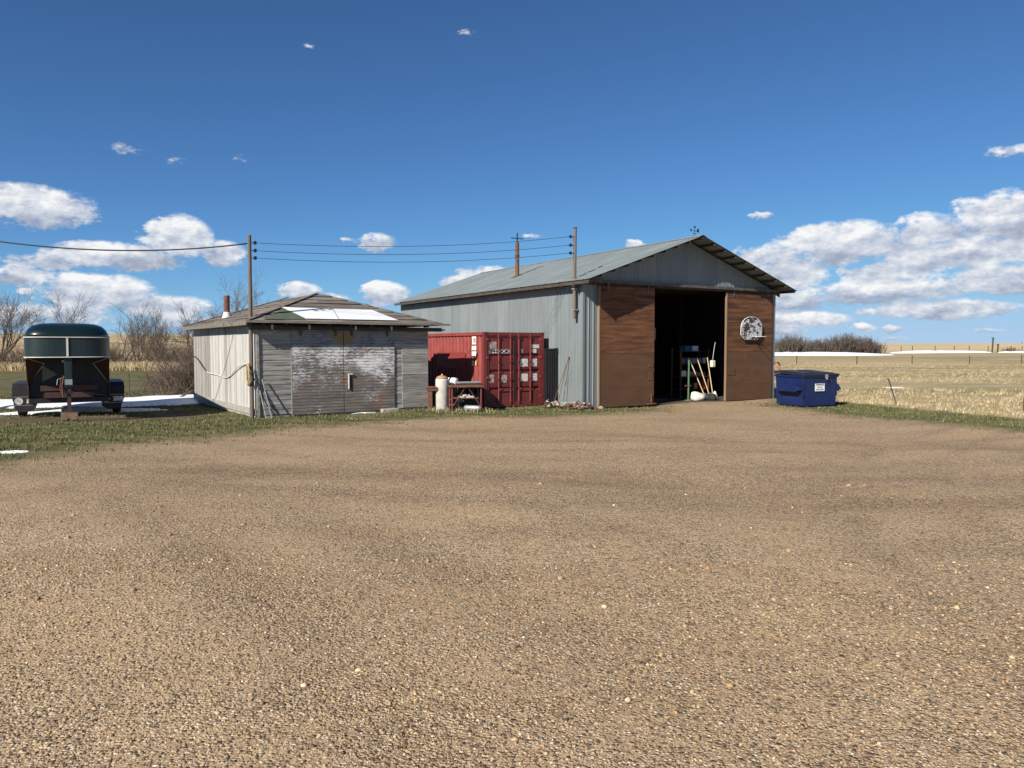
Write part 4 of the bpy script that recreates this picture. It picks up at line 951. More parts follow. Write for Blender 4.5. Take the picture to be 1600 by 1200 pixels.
def f_crate(t):
    for z in (.0, .18, .36, .54):
        MB().box(-.3, .3, -.22, -.2, z + .02, z + .15).build('slat', 'board_grey', t); MB().box(-.3, .3, .2, .22, z + .02, z + .15).build('slat', 'board_grey', t)
    for x in (-.29, .26):
        for y in (-.198, .17): MB().box(x, x + .03, y, y + .03, 0, .7).build('corner_stick', 'board_grey', t)
    MB().box(-.3, .3, -.22, .22, .70, .72).build('lid', 'board_grey', t)
scrap('wooden_crate', 'grey slatted crate carrying the cream motor', 'crate', f_crate, (-2.02, 25.28, 0), R(10))
def f_wheel(t):
    MB().lathe([(.12, -.05), (.22, -.06), (.25, -.03), (.25, .03), (.22, .06), (.12, .05)], 20).build('tyre', 'rubber', t, True, rot=(R(80), 0, R(30)), loc=(0, 0, .24)); MB().lathe([(.02, -.03), (.12, -.03), (.12, .03), (.02, .03)], 16).build('rim', 'rust', t, True, rot=(R(80), 0, R(30)), loc=(0, 0, .24))
scrap('cart_wheel_assembly', 'small tyred wheel lying under the iron table', 'wheel', f_wheel, tw(.72, .72, 0))
tag(MB().lathe([(.06, 0), (.09, .05), (.09, .5), (.05, .58)], 14).build('gas_bottle', 'galv', None, True, tw(.45, .2, .12), (R(90), 0, R(70))), 'grey gas bottle lying under the iron table', 'bottle')
tag(MB().box(-.2, .25, -.12, .12, 0, .05).box(-.1, .12, -.1, .1, .05, .1).build('tin_tray', 'tank', None, loc=tw(.5, .28, .451), rot=(0, 0, .3)), 'pale tin tray on the lower shelf of the iron table', 'tray')
for k in range(9):
    r_ = random.Random(k); o = MB().hexa([(-.1, -.03, 0), (.12, -.04, 0), (.1, .03, 0), (-.12, .04, 0), (-.08, -.02, .05), (.1, -.03, .06), (.09, .02, .05), (-.1, .03, .06)]).build('iron_scrap', 'rust', None, loc=tw(.12 + k * .1, .12 + r_.random() * .3, .005), rot=(r_.uniform(-.2, .2), 0, r_.uniform(0, 3)))
    tag(o, 'rusty iron scrap piece on the ground under the table', 'scrap', 'scrap iron under the table')
# debris heap at the barn corner
k = 0
for (x, y, n_, sp) in ((-.55, .9, 9, .3), (-.3, .3, 9, .35), (-.15, -.15, 7, .3), (.3, -.3, 5, .3)):
    for q in range(n_):
        r_ = random.Random(100 + k); w_ = bw(x + r_.uniform(-sp, sp * .5), y + r_.uniform(-sp, sp), 0); z = max(0, .16 * (1 - q / n_) if x < 0 else 0); typ = k % 3; k += 1
        if typ == 0:
            L_ = r_.uniform(.2, .5); o = MB().box(-L_ / 2, L_ / 2, -.04, .04, 0, .03).build('scrap_board', 'board_white' if k % 2 else 'board_grey', None, loc=(w_[0], w_[1], z + .02), rot=(r_.uniform(-.5, .5), r_.uniform(-.5, .5), r_.uniform(0, 3))); tag(o, 'short weathered board in the debris heap at the shed corner', 'board', 'boards in the debris heap')
        elif typ == 1:
            bm = bmesh.new(); bmesh.ops.create_icosphere(bm, subdivisions=2, radius=r_.uniform(.05, .1))
            for v in bm.verts: v.co *= 1 + .25 * math.sin(v.co.x * 40 + k) * math.cos(v.co.y * 33); v.co.z *= .7
            me = bpy.data.meshes.new('stone'); bm.to_mesh(me); bm.free(); me.materials.append(MAT['stone']); tag(link('stone', me, None, (w_[0], w_[1], z + .04)), 'rough stone in the debris heap at the shed corner', 'stone', 'stones in the debris heap')
        else:
            o = MB().tube([(-.15, 0, .02), (0, .05, .1), (.1, .0, .16), (.2, .05, .03)], .018, 6).box(-.1, .05, -.05, .05, 0, .05).build('iron_scrap', 'rust', None, loc=(w_[0], w_[1], z), rot=(0, 0, r_.uniform(0, 6))); tag(o, 'bent rusty iron piece in the debris heap at the shed corner', 'scrap', 'iron in the debris heap')
for (a, b, lb) in ((1.05, .72, 'thin rusty rod leaning on the steel wall, further from the corner'), (.78, .74, 'thin rusty rod leaning on the steel wall, nearer the corner')):
    tag(MB().tube([bw(-.5, a, .05), bw(-.05, b, 1.75)], .012, 6).build('leaning_rod', 'rust', None), lb, 'rod')

# ---------------------------------------------------------------- dumpster
def build_dumpster():
    t = thing('dumpster', 'dark blue steel dumpster with black lid right of the shed', 'dumpster', (9.84, 25.62, 0), R(22))
    W, D, H = 1.50, 1.34, 1.14
    def hull(z0, z1, o0, o1):
        return [(-o0, -o0, z0), (W + o0, -o0, z0), (W + o0, D + o0, z0), (-o0, D + o0, z0), (-o1, -o1, z1), (W + o1, -o1, z1), (W + o1, D + o1, z1), (-o1, D + o1, z1)]
    MB().hexa(hull(.07, H, -.03, .0)).build('body', 'blue', t, bevel=.008)
    MB().hexa(hull(H - .10, H - .03, .035, .035)).build('rim_channel', 'blue', t, bevel=.006)
    for x in (.1, W - .22):
        for y in (.08, D - .2): MB().box(x, x + .14, y, y + .12, 0, .075).build('skid_foot', 'blackmetal', t)
    # lid in two halves, sloping a little to the front
    for k in (0, 1):
        x0, x1 = (-.06, W / 2 - .006) if k == 0 else (W / 2 + .006, W + .06)
        l = MB().hexa([(x0, -.07, H - .035), (x1, -.07, H - .035), (x1, D + .05, H + .03), (x0, D + .05, H + .03), (x0 + .02, -.05, H + .02), (x1 - .02, -.05, H + .02), (x1 - .02, D + .03, H + .10), (x0 + .02, D + .03, H + .10)]).build('lid', 'lid', t, bevel=.012)
        MB().box(x0 + .12, x1 - .12, .1, D - .1, .0, .02).build('lid_rib', 'lid', l, loc=(0, 0, H + .025), rot=(math.atan2(.08, D), 0, 0))
    # fork pocket on each end
    for s in (0, 1):
        xx = (-.21, .005) if s == 0 else (W - .005, W + .21)
        MB().box(xx[0], xx[1], .12, .98, .55, .78).build('fork_pocket', 'blue', t, bevel=.006)
        g = MB(); 
        for (ya, yb) in ((.0, .12), (.98, 1.1)):
            g.hexa([(xx[0] + .02 if s == 0 else xx[0], ya if ya else .0, .6), (xx[1] if s == 0 else xx[1] - .02, ya, .6), (xx[1] if s == 0 else xx[1] - .02, yb, .6), (xx[0] + .02 if s == 0 else xx[0], yb, .6)] + [(p[0], p[1], .73) for p in [(xx[0] + .08 if s == 0 else xx[0], ya), (xx[1] if s == 0 else xx[1] - .08, ya), (xx[1] if s == 0 else xx[1] - .08, yb), (xx[0] + .08 if s == 0 else xx[0], yb)]])
        g.build('pocket_gusset', 'blue', t)
        MB().box(*( (-.02, .0) if s == 0 else (W, W + .02)), .02, .07, .4, .85).build('end_rib', 'blue', t)
    MB().box(-.03, .03, -.018, .0, .36, .86).build('corner_plate', 'blue', t)
    MB().box(W * .60, W * .60 + .10, -.095, -.06, H - .13, H + .0).box(W * .60 + .03, W * .60 + .07, -.11, -.08, H - .18, H - .1).build('lock_hasp', 'galv', t)
    sg = MB().box(.50, .92, -.024, -.018, .57, .83).build('sign', 'white_sheet', t)
    text('sign_lettering', 'TRIWAYS', .088, 'black_print', sg, (.71, -.0265, .785), (R(90), 0, 0), 1.0, .002)
    text('sign_lettering', 'DISPOSAL', .05, 'black_print', sg, (.71, -.0265, .70), (R(90), 0, 0), 1.15)
    text('sign_lettering', '306-773-7579', .06, 'black_print', sg, (.71, -.0265, .62), (R(90), 0, 0), .95, .001)
build_dumpster()

# ---------------------------------------------------------------- gooseneck stock trailer
def build_trailer():
    h = R(-29.5)                       # local -y looks at the yard
    t = thing('stock_trailer', 'dark green gooseneck stock trailer with white trim lines', 'trailer', (-12.27, 20.98, 0), -h)
    W = 1.03
    def outline(w, fr, back, n=28, sq=.55):
        pts = []
        for k in range(n + 1):
            a = math.pi * (k / n - .5); sx = math.copysign(abs(math.sin(a)) ** sq, a); pts.append((w * sx, back - (back - fr) * abs(math.cos(a)) ** .55))
        return pts
    def loft(levels, name, mat, parent, cap_top=True, cap_bot=True, smooth=True):
        mb = MB(); n = None
        for (z, w, fr, back) in levels:
            o = outline(w, fr, back) + [(w, 2.6), (-w, 2.6)]; n = len(o); mb.v += [(x, y, z) for x, y in o]
        for i in range(len(levels) - 1):
            for k in range(n): k2 = (k + 1) % n; mb.f.append((i * n + k, i * n + k2, (i + 1) * n + k2, (i + 1) * n + k))
        if cap_bot: mb.f.append(tuple(range(n - 1, -1, -1)))
        if cap_top: mb.f.append(tuple((len(levels) - 1) * n + k for k in range(n)))
        return mb.build(name, mat, parent, smooth)
    loft([(1.80, W, -.42, .5), (2.34, W, -.42, .5)], 'nose_panel', 'green_worn', t, smooth=False)
    loft([(2.34, W + .0, -.40, .5), (2.44, W - .02, -.38, .5), (2.56, W - .08, -.28, .55), (2.66, W - .18, -.1, .65), (2.72, W - .34, .15, .8), (2.75, W - .6, .5, 1.1)], 'domed_roof', 'green_paint', t)
    for z in (1.80, 2.34):
        o = outline(W + .012, -.434, .5); MB().tube([(x, y, z) for x, y in o] , .016, 6).build('trim_line', 'trim', t, True)
    MB().box(-.025, .025, -.446, -.425, 1.82, 2.32).build('trim_post', 'trim', t)
    for s in (-1, 1): MB().box(s * W - .012, s * W + .012, .45, .5, 1.80, 2.34).build('trim_post', 'trim', t)
    # body behind the neck
    MB().box(-W, W, 2.601, 5.4, .62, 2.34).build('body', 'green_worn', t)
    mb = MB().prism([(-W, 2.34), (W, 2.34), (W - .04, 2.5), (W - .18, 2.66), (W - .4, 2.74), (-W + .4, 2.74), (-W + .18, 2.66), (-W + .04, 2.5)], 'y', 2.601, 5.4); mb.build('body_roof', 'green_paint', t)
    MB().box(-W + .03, W - .03, 1.72, 1.76, .60, 1.80).build('front_wall', 'blackmetal', t)  # black colour stands in for the shade under the nose
    MB().box(-W + .3, W - .3, 1.45, 1.70, .80, .96).box(-W + .4, W - .4, 1.38, 1.70, .60, .76).build('cross_rail', 'brown_body', t)
    MB().box(-W, W, 1.55, 2.6, .44, .58).build('floor_beam', 'blackmetal', t)
    for s in (-1, 1):
        MB().slab([(s * W, .75, 1.79), (s * .62, 1.55, 1.62), (s * 1.05, 1.68, .98), (s * W, 1.60, .95)][::s], .015).build('side_gusset', 'brown_body', t)
        MB().tube([(s * W, .72, 1.77), (s * .62, 1.53, 1.60), (s * 1.04, 1.66, .97)], .014, 6).build('gusset_edge', 'trim', t)
        MB().box(s * W - .012, s * W + .012, 1.58, 2.6, .6, 1.8).build('side_skirt', 'brown_body', t)
    # neck tube, coupler jack and chain
    MB().box(-.10, .10, -.30, 1.7, 1.62, 1.79).build('neck_beam', 'blackmetal', t)
    nk = MB().box(-.08, .09, -.38, -.21, .98, 1.78).build('coupler_tube', 'green_worn', t, bevel=.01)
    MB().box(-.14, -.081, -.36, -.25, 1.66, 1.72).box(-.085, .095, -.40, -.383, 1.05, 1.2).build('coupler_latch', 'galv', nk)
    MB().box(-.045, .055, -.345, -.245, .30, 1.0).build('jack_leg', 'brown_body', t)
    MB().box(-.10, .11, -.40, -.19, .80, .87).build('jack_collar', 'blackmetal', t)
    MB().box(-.11, .12, -.41, -.18, .285, .305).build('jack_foot', 'rust', t)
    MB().tube([(-.08, -.3, 1.25), (-.25, -.33, 1.2), (-.27, -.33, 1.05)], .012, 6).build('jack_crank', 'galv', t)
    MB().tube([(-.1, -.36, 1.3), (-.15, -.38, 1.0), (-.13, -.37, .72)], .02, 6).tube([(-.16, -.36, 1.25), (-.2, -.36, .95), (-.14, -.37, .78)], .014, 6).build('safety_chain', 'rust', t)
    MB().tube([(.1, -.3, .95), (.4, .3, .80), (.8, 1.2, .66), (1.05, 1.9, .6)], .018, 6).build('wiring_loom', 'cable', t)
    # fenders, flaps with round emblem and worn badge, wheels
    for s in (-1, 1):
        x0, x1 = (W + .02, W + .42)
        xa, xb = (s * x0, s * x1) if s > 0 else (s * x1, s * x0)
        pr = [(2.0, .50), (2.0, .86), (2.2, 1.0), (4.6, 1.0), (4.8, .86), (4.8, .5), (4.74, .5), (4.74, .82), (4.56, .94), (2.24, .94), (2.06, .82), (2.06, .5)]
        MB().prism(pr, 'x', xa, xb).build('fender', 'blackmetal', t)
        fxa, fxb = (.78, 1.46) if s > 0 else (-1.46, -.78)
        f = MB().prism([(fxa, .86), (fxb, .88), (fxb - .03, .48), (fxb - .12, .24), (fxb - .3, .18), (fxa + .2, .18), (fxa + .05, .3)], 'y', 1.93, 1.955).build('mud_flap', 'rubber', t)
        cx = (fxa + fxb) / 2
        e = MB().lathe([(.105, 0), (.105, .006), (.08, .006), (.08, .002)], 20).build('emblem_ring', 'trim', f, loc=(cx - .17, 1.926, .50), rot=(R(90), 0, 0))
        MB().box(-.05, .05, -.012, .012, .004, .007).build('emblem_bar', 'yellow' if s > 0 else 'galv', f, loc=(cx - .17, 1.926, .50), rot=(R(90), R(35), 0))
        MB().box(cx + .02, cx + .3, 1.921, 1.926, .43, .57).build('badge_plate', 'label_print', f)
        MB().box(cx - .3, cx + .34, 1.9255, 1.9285, .37, .385).box(cx - .3, cx + .34, 1.9255, 1.9285, .615, .63).build('badge_border', 'galv', f)
        for y in (2.75, 3.95):
            w = link('wheel', None, t, (s * (W + .22), y, .38), (0, R(90), 0))
            MB().lathe([(.21, -.11), (.33, -.12), (.38, -.07), (.38, .07), (.33, .12), (.21, .11)], 24).build('tyre', 'rubber', w, True)
            MB().lathe([(.03, -.05), (.2, -.06), (.21, .06), (.03, .07)], 18).build('rim', 'trim', w, True)
    return t
build_trailer()
t = thing('timber_blocking', 'stacked timber blocks under the trailer jack', 'blocks', (-12.35 + .3 * math.sin(R(-29.5)) * -1 * -1, 20.75 - .26, 0), R(29.5))
t.location = (-12.27 + math.sin(R(29.5)) * .29, 20.98 - math.cos(R(29.5)) * .29, 0)
for z in range(3):
    for q in (0, 1):
        if z % 2 == 0: MB().box(-.2, .2, -.17 + q * .2, -.03 + q * .2, z * .094 + .001, z * .094 + .092).build('block', 'trimwood', t)
        else: MB().box(-.19 + q * .22, -.05 + q * .22, -.19, .19, z * .094 + .001, z * .094 + .092).build('block', 'trimwood', t)

# bent iron hoops (old rake) by the snow
def gz(x, y): return float(ground_z(x, y))
t = thing('hay_rake', 'old iron rake hoops standing by the snow patch', 'rake', (-14.9, 30.2, gz(-14.9, 30.2)), R(10))
for k in range(5):
    x = k * .16; MB().tube([(x + .42 * (1 - math.cos(a)) - .2, .06 * k, .72 * math.sin(a)) for a in np.linspace(.02, 2.9, 16)], .011, 6).build('hoop_tine', 'darkwood', t)
MB().tube([(-.3, -.1, .0), (-.3, -.1, 1.05)], .018, 6).tube([(-.3, .2, .35), (.8, .2, .3)], .014, 6).build('frame', 'darkwood', t)
tag(MB().tube([(-13.0, 29.3, .05), (-11.9, 30.0, .7)], .035, 7).build('leaning_pole', 'darkwood', None), 'dark pole leaning out of the thicket beside the garage', 'pole')

# ---------------------------------------------------------------- snow
def snow_patch(name, label, cx, cy, rx, ry, rot, h, seed, n=70):
    r_ = np.random.default_rng(seed); th = np.linspace(0, 2 * np.pi, n, endpoint=False)
    ph = r_.uniform(0, 6.28, 8); amp = r_.uniform(.05, .16, 8) / np.arange(1, 9) ** .5
    rad = 1 + sum(amp[k] * np.sin((k + 2) * th + ph[k]) for k in range(8))
    V = [(cx, cy)]; vs = []; fs = []
    rings = [0, .25, .5, .72, .88, .96, 1.0]
    for i, q in enumerate(rings[1:]):
        for k in range(n):
            a = rad[k] * q; x = rx * a * math.cos(th[k]); y = ry * a * math.sin(th[k])
            X = cx + x * math.cos(rot) - y * math.sin(rot); Y = cy + x * math.sin(rot) + y * math.cos(rot)
            z = h * max(0, 1 - q ** 3) ** .6 * (1 + .25 * math.sin(X * 1.7) * math.sin(Y * 1.3)) + (.012 if q < 1 else -.02)
            vs.append((X, Y, gz(X, Y) + z))
    mb = MB(); mb.v = [(cx, cy, gz(cx, cy) + h)] + vs
    for k in range(n): mb.f.append((0, 1 + k, 1 + (k + 1) % n))
    for i in range(len(rings) - 2):
        for k in range(n): k2 = (k + 1) % n; mb.f.append((1 + i * n + k, 1 + (i + 1) * n + k, 1 + (i + 1) * n + k2, 1 + i * n + k2))
    o = mb.build(name, 'snow', None, True); tag(o, label, 'snow', None, 'stuff')
snow_patch('snow', 'old snow drift behind the green trailer', -18.2, 27.0, 5.5, 1.9, R(18), .12, 1)
snow_patch('snow', 'melting snow drift between trailer and garage', -13.6, 28.9, 3.3, 2.3, R(35), .14, 2)
snow_patch('snow', 'thin strip of snow beneath the trailer', -13.9, 24.5, 2.3, .8, R(25), .05, 3)
snow_patch('snow', 'tiny snow scrap on the lawn at the yard edge', -9.85, 14.9, .30, .12, 0, .02, 4)
snow_patch('snow', 'long snowbank in front of the far bushes', 66, 178, 27, 8, R(10), .7, 5)
snow_patch('snow', 'distant snow streak along the far fence', 124, 222, 14, 3.0, R(4), .6, 6)
snow_patch('snow', 'far-off snow scrap near the picture edge', 150, 226, 5, 2, 0, .4, 7)
snow_patch('snow', 'snow scrap under the bare trees behind the trailer', -36, 78, 3.2, 1.5, 0, .3, 8)
snow_patch('snow', 'little snow streak in the dry grass behind the dumpster', 19.4, 38.5, .45, .3, 0, .03, 9)

# ---------------------------------------------------------------- trees and bushes
def branch_mesh(segs, mat, name, parent, sides=4):
    """segs: list of (p0, p1, r0, r1)"""
    A = np.array([s_[0] for s_ in segs]); B = np.array([s_[1] for s_ in segs]); r0 = np.array([s_[2] for s_ in segs]); r1 = np.array([s_[3] for s_ in segs])
    d = B - A; d /= np.linalg.norm(d, axis=1, keepdims=True) + 1e-9
    ref = np.where(np.abs(d[:, 2:3]) < .9, np.array([[0, 0, 1.]]), np.array([[1., 0, 0]])); a = np.cross(d, ref); a /= np.linalg.norm(a, axis=1, keepdims=True); c = np.cross(d, a)
    vs = []
    for P, rr in ((A, r0), (B, r1)):
        for k in range(sides):
            t_ = 2 * math.pi * k / sides; vs.append(P + (a * math.cos(t_) + c * math.sin(t_)) * rr[:, None])
    V = np.stack(vs, 1).reshape(-1, 3); n = len(segs); base = np.arange(n)[:, None] * 2 * sides
    F = np.concatenate([np.stack([base[:, 0] + k, base[:, 0] + (k + 1) % sides, base[:, 0] + sides + (k + 1) % sides, base[:, 0] + sides + k], -1) for k in range(sides)])
    return link(name, np_mesh(name, V, F, MAT[mat]), parent)
def grow(r_, p, d, L, rad, lev, maxlev, big, small, spread, nchild, upw):
    n = 4; q = p
    for i in range(n):
        d = d + r_.normal(0, .13, 3); d[2] += upw * .05; d /= np.linalg.norm(d); e = q + d * L / n
        ra, rb = rad * (1 - .55 * i / n), rad * (1 - .55 * (i + 1) / n)
        (big if lev <= 1 else small).append((q, e, ra, rb)); q = e
        if lev < maxlev and (i >= 1 or lev > 0):
            for _ in range((1 if r_.random() < .62 else 2) if i < n - 1 else 2):
                nd = d + r_.normal(0, spread, 3); nd[2] += upw * .25; nd /= np.linalg.norm(nd)
                grow(r_, q, nd, L * r_.uniform(.42, .68), rb * .6, lev + 1, maxlev, big, small, spread, nchild, upw)
def tree(label, x, y, H, stems, lean, seed, maxlev=3, rad=.09, spread=.5, mats=('bark', 'twig_grey'), name='bare_tree', group='bare trees behind the trailer', thick=.011):
    r_ = np.random.default_rng(seed); t = thing(name, label, 'tree', (x, y, gz(x, y) - .05), 0, group); big = []; small = []
    for k in range(stems):
        a = r_.uniform(0, 6.28); d = np.array([math.cos(a) * lean + .1, math.sin(a) * lean, 1.0]); d /= np.linalg.norm(d)
        grow(r_, np.array([math.cos(a) * .3, math.sin(a) * .3, 0.]) * (stems > 1), d, H * r_.uniform(.55, .8), rad * r_.uniform(.7, 1.1), 0, maxlev, big, small, spread, 2, 1.0)
    small = [(p, q, max(a, thick), max(b, thick * .7)) for p, q, a, b in small]
    branch_mesh(big, mats[0], 'trunk', t, 5); branch_mesh(small, mats[1], 'crown', t, 3)
    return t
tree('tall many-stemmed bare tree at the far left edge', -51, 75, 6.0, 7, .40, 11)
tree('bare tree just left of the green trailer', -44.5, 74, 5.2, 5, .45, 12)
tree('bare tree showing above the trailer roof', -42.0, 82, 4.0, 4, .45, 13)
tree('bare tree just right of the trailer roof', -38.5, 78, 4.6, 5, .55, 14)
tree('leaning bare tree midway between trailer and garage', -36.0, 80, 4.3, 5, .7, 15)
tree('thin bare tree left of the garage eave', -33.0, 79, 4.9, 4, .5, 16)
tree('bare tree leaning over beside the garage eave', -30.0, 77, 4.2, 5, .7, 17)
tree('bare tree top behind the garage stove pipe', -28.5, 78, 6.7, 3, .3, 18)
tree('bare tree beyond the left picture edge', -55, 76, 6.2, 5, .5, 10)
def bush(label, x, y, w, dp, H, n, seed, mat, name='bare_bush', group=None, thick=.02, up=.45, z0=None):
    r_ = np.random.default_rng(seed); t = thing(name, label, 'bush', (x, y, gz(x, y) - .03), 0, group); st = []; sm = []
    for k in range(n):
        px, py = r_.normal(0, .33) * w / 2, r_.normal(0, .4) * dp / 2
        d = np.array([px / (w / 2) * .55 + r_.normal(0, .28) * up / .45, r_.normal(0, .28), 1.0]); d /= np.linalg.norm(d)
        edge = max(.45, 1 - .45 * (abs(px) / (w / 2)) ** 1.6); L = H * edge * r_.uniform(.6, 1.05) ; p = np.array([px, py, 0.])
        m_ = 4
        for i in range(m_):
            d = d + r_.normal(0, .10, 3); d /= np.linalg.norm(d); e = p + d * L / m_; rr = thick * (1.3 - .8 * i / m_)
            (st if i == 0 else sm).append((p, e, rr, rr * .8))
            if i >= 1:
                for _ in range(2):
                    nd = d + r_.normal(0, .42, 3); nd /= np.linalg.norm(nd); ln = L * r_.uniform(.14, .32); e2 = e + nd * ln; sm.append((e, e2, rr * .7, rr * .4))
                    nd2 = nd + r_.normal(0, .4, 3); nd2 /= np.linalg.norm(nd2); sm.append((e + nd * ln * .5, e + nd * ln * .5 + nd2 * ln * .7, rr * .5, rr * .3))
            p = e
    branch_mesh(st, 'bark', 'stems', t, 3)['kind'] = 'stuff'; branch_mesh(sm, mat, 'twigs', t, 3)['kind'] = 'stuff'
bush('brown leafless thicket against the garage side wall', -13.5, 32.6, 3.9, 1.8, 1.9, 330, 31, 'twig', thick=.011, up=.9)
bush('lower brown thicket left of the garage thicket', -16.0, 34.6, 2.2, 1.5, .9, 80, 37, 'twig', thick=.011, up=.9)
g = 'bushes across the prairie'
bush('grey-brown bush showing right beside the shed corner', 71.5, 195, 12, 7, 4.5, 360, 32, 'twig_grey', group=g, thick=.06)
bush('smaller bush left of the long far bush', 80.0, 200, 8.5, 6, 3.7, 240, 33, 'twig_grey', group=g, thick=.06)
bush('tall middle of the far bush row', 87.5, 201, 11, 7, 4.9, 360, 34, 'twig_grey', group=g, thick=.06)
bush('right shoulder of the far bush row', 93.5, 203, 7, 6, 4.3, 240, 35, 'twig_grey', group=g, thick=.06)
bush('low scrubby bush at the right end of the far row', 97.8, 204, 4.5, 4, 3.0, 90, 36, 'twig_grey', group=g, thick=.05)
for k, (x, H) in enumerate(((-48, 2.6), (-40.5, 3.0), (-34.5, 3.2), (-31.5, 3.0), (-27.5, 3.0), (-53, 3.0))):
    bush(('low brush under the leftmost bare trees', 'low brush hidden behind the trailer', 'low brush right of the trailer', 'dense low brush before the bare trees', 'low brush near the garage corner', 'low brush at the picture edge')[k], x, 74 + k % 2, 6.5, 3, H * .85, 130, 50 + k, 'twig', group='brush under the trees', thick=.022, up=.7)

# far spruces on the horizon
for k in range(16):
    r_ = random.Random(k); X = 1065 + k * 9 + r_.uniform(-4, 4); Y = 1585 + r_.uniform(-15, 15); H = r_.uniform(5, 10) if k > 5 else r_.uniform(2.5, 4)
    t = thing('spruce_tree', 'tiny dark spruce in the far shelterbelt on the horizon', 'tree', (X, Y, gz(X, Y)), 0, 'spruces on the horizon')
    MB().tube([(0, 0, -.5), (0, 0, H * .9)], .2, 5).build('trunk', 'bark', t)
    cr = MB()
    for q in range(6):
        z = H * (.08 + .15 * q); rr = H * .24 * (1 - q / 6.5); pts = [(rr * (1 + .3 * r_.uniform(-1, 1)) * math.cos(a), rr * (1 + .3 * r_.uniform(-1, 1)) * math.sin(a), z) for a in np.linspace(0, 2 * math.pi, 9)[:-1]]
        cr.add(pts + [(0, 0, z + H * .24)], [(i, (i + 1) % 8, 8) for i in range(8)])
    cr.build('crown', 'spruce', t)

# ---------------------------------------------------------------- fences
def fence(pts, label, group, h, r, wires, extra=None):
    for k, (x, y) in enumerate(pts):
        lx, ly = (extra or {}).get(k, (0, 0))
        z = gz(x, y)
        o = MB().tube([(x, y, z - .1), (x + lx, y + ly, z + h)], r, 6).box(x + lx - r * 1.3, x + lx + r * 1.3, y + ly - r * 1.3, y + ly + r * 1.3, z + h - .04, z + h + .01).build('fence_post', 'darkwood', None); tag(o, label[k] if isinstance(label, list) else label, 'post', group)
    for wz in wires:
        pp = []
        for (x0, y0), (x1, y1) in zip(pts[:-1], pts[1:]):
            for q in np.linspace(0, 1, 7)[:-1]: x, y = x0 + (x1 - x0) * q, y0 + (y1 - y0) * q; pp.append((x, y, gz(x, y) + wz - .05 * 4 * q * (1 - q) * .5))
        pp.append((pts[-1][0], pts[-1][1], gz(*pts[-1]) + wz)); tag(MB().tube(pp, max(.006, r * .18), 4).build('fence_wire', 'galv', None), {0: 'lower', 1: 'upper'}[wires.index(wz)] + ' wire of the ' + group, 'wire')
near = [(12.55, 31.2), (13.95, 27.4), (16.15, 23.9), (18.6, 20.0)]
fence(near, ['thin steel post near the dumpster', 'bent steel post leaning in the dry grass', 'upright steel post near the picture edge', 'steel post beyond the picture edge'], 'roadside wire fence', .92, .022, (.5, .8), {1: (-.3, .1), 2: (.03, 0)})
mid = [(18 + k * 7.2, 84 + k * 1.2 - (k % 2) * .4) for k in range(11)]
fence(mid, ['old fence post %s in the middle of the prairie' % s_ for s_ in ('behind the shed', 'hidden by the shed wall', 'just right of the shed', 'above the dumpster', 'right of the dumpster', 'left of the leaning post', 'above the leaning steel post', 'right of the leaning steel post', 'below the far snow streak', 'near the picture edge', 'beyond the picture edge')], 'mid-field fence', .95, .05, (.5, .85))
far = [(106 + k * 5.6 + (k % 3) * .8, 232 + (k % 2)) for k in range(18)]
fence(far, 'distant fence post along the far snow streak', 'far field fence posts', 2.0, .10, (1.2,))
for k, (dx, h_) in enumerate(((0, 4.6), (1.6, 2.6))):
    tag(MB().tube([(146 + dx, 231, gz(146, 231)), (146 + dx + .2, 231, gz(146, 231) + h_)], .22, 6).box(145.7 + dx, 146.4 + dx, 230.8, 231.2, gz(146, 231) + h_ - .2, gz(146, 231) + h_).build('corner_post', 'darkwood', None), ('tall', 'short')[k] + ' dark post at the far fence corner', 'post')
bush('dark scrub heap beside the tall far fence post', 152, 232, 7, 3, 1.6, 60, 61, 'twig', thick=.05)

# ---------------------------------------------------------------- grass (uncountable) and gravel stones
def blades(name, label, X, Y, hgt, wid, lean, cols, n_per, seed, kind='stuff', cat='grass'):
    r_ = np.random.default_rng(seed); n = len(X); N_ = n * n_per
    x = np.repeat(X, n_per) + r_.normal(0, .05, N_) * (hgt / .08) ** .5; y = np.repeat(Y, n_per) + r_.normal(0, .05, N_) * (hgt / .08) ** .5
    z = ground_z(x, y) - .005; h = hgt * r_.uniform(.45, 1.15, N_); a = r_.uniform(0, 2 * np.pi, N_); w = wid * r_.uniform(.6, 1.3, N_)
    la = r_.uniform(0, 2 * np.pi, N_); ll = lean * h * r_.uniform(.1, 1, N_)
    dx, dy = np.cos(a) * w, np.sin(a) * w; lx, ly = np.cos(la) * ll + .25 * ll, np.sin(la) * ll
    P = np.stack([np.stack([x - dx, y - dy, z], -1), np.stack([x + dx, y + dy, z], -1), np.stack([x + lx * .4 + dx * .6, y + ly * .4 + dy * .6, z + h * .6], -1), np.stack([x + lx * .4 - dx * .6, y + ly * .4 - dy * .6, z + h * .6], -1), np.stack([x + lx, y + ly, z + h], -1)], 1).reshape(-1, 3)
    b = np.arange(N_)[:, None] * 5
    F = np.concatenate([b + np.array([[0, 1, 2]]), b + np.array([[0, 2, 3]]), b + np.array([[3, 2, 4]])])
    c = np.array(cols)[r_.integers(0, len(cols), N_)] * r_.uniform(.75, 1.25, (N_, 1)); C = np.repeat(c, 5, 0)
    mt, nt, N, L, bs = nodes(name + '_blades'); at = N.new('ShaderNodeAttribute'); at.attribute_name = 'tone'; L.new(at.outputs['Color'], bs.inputs['Base Color']); bs.inputs['Roughness'].default_value = .8; bs.inputs['Specular IOR Level'].default_value = .2
    o = link(name, np_mesh(name, P, F, mt, False, C)); tag(o, label, cat, None, kind)
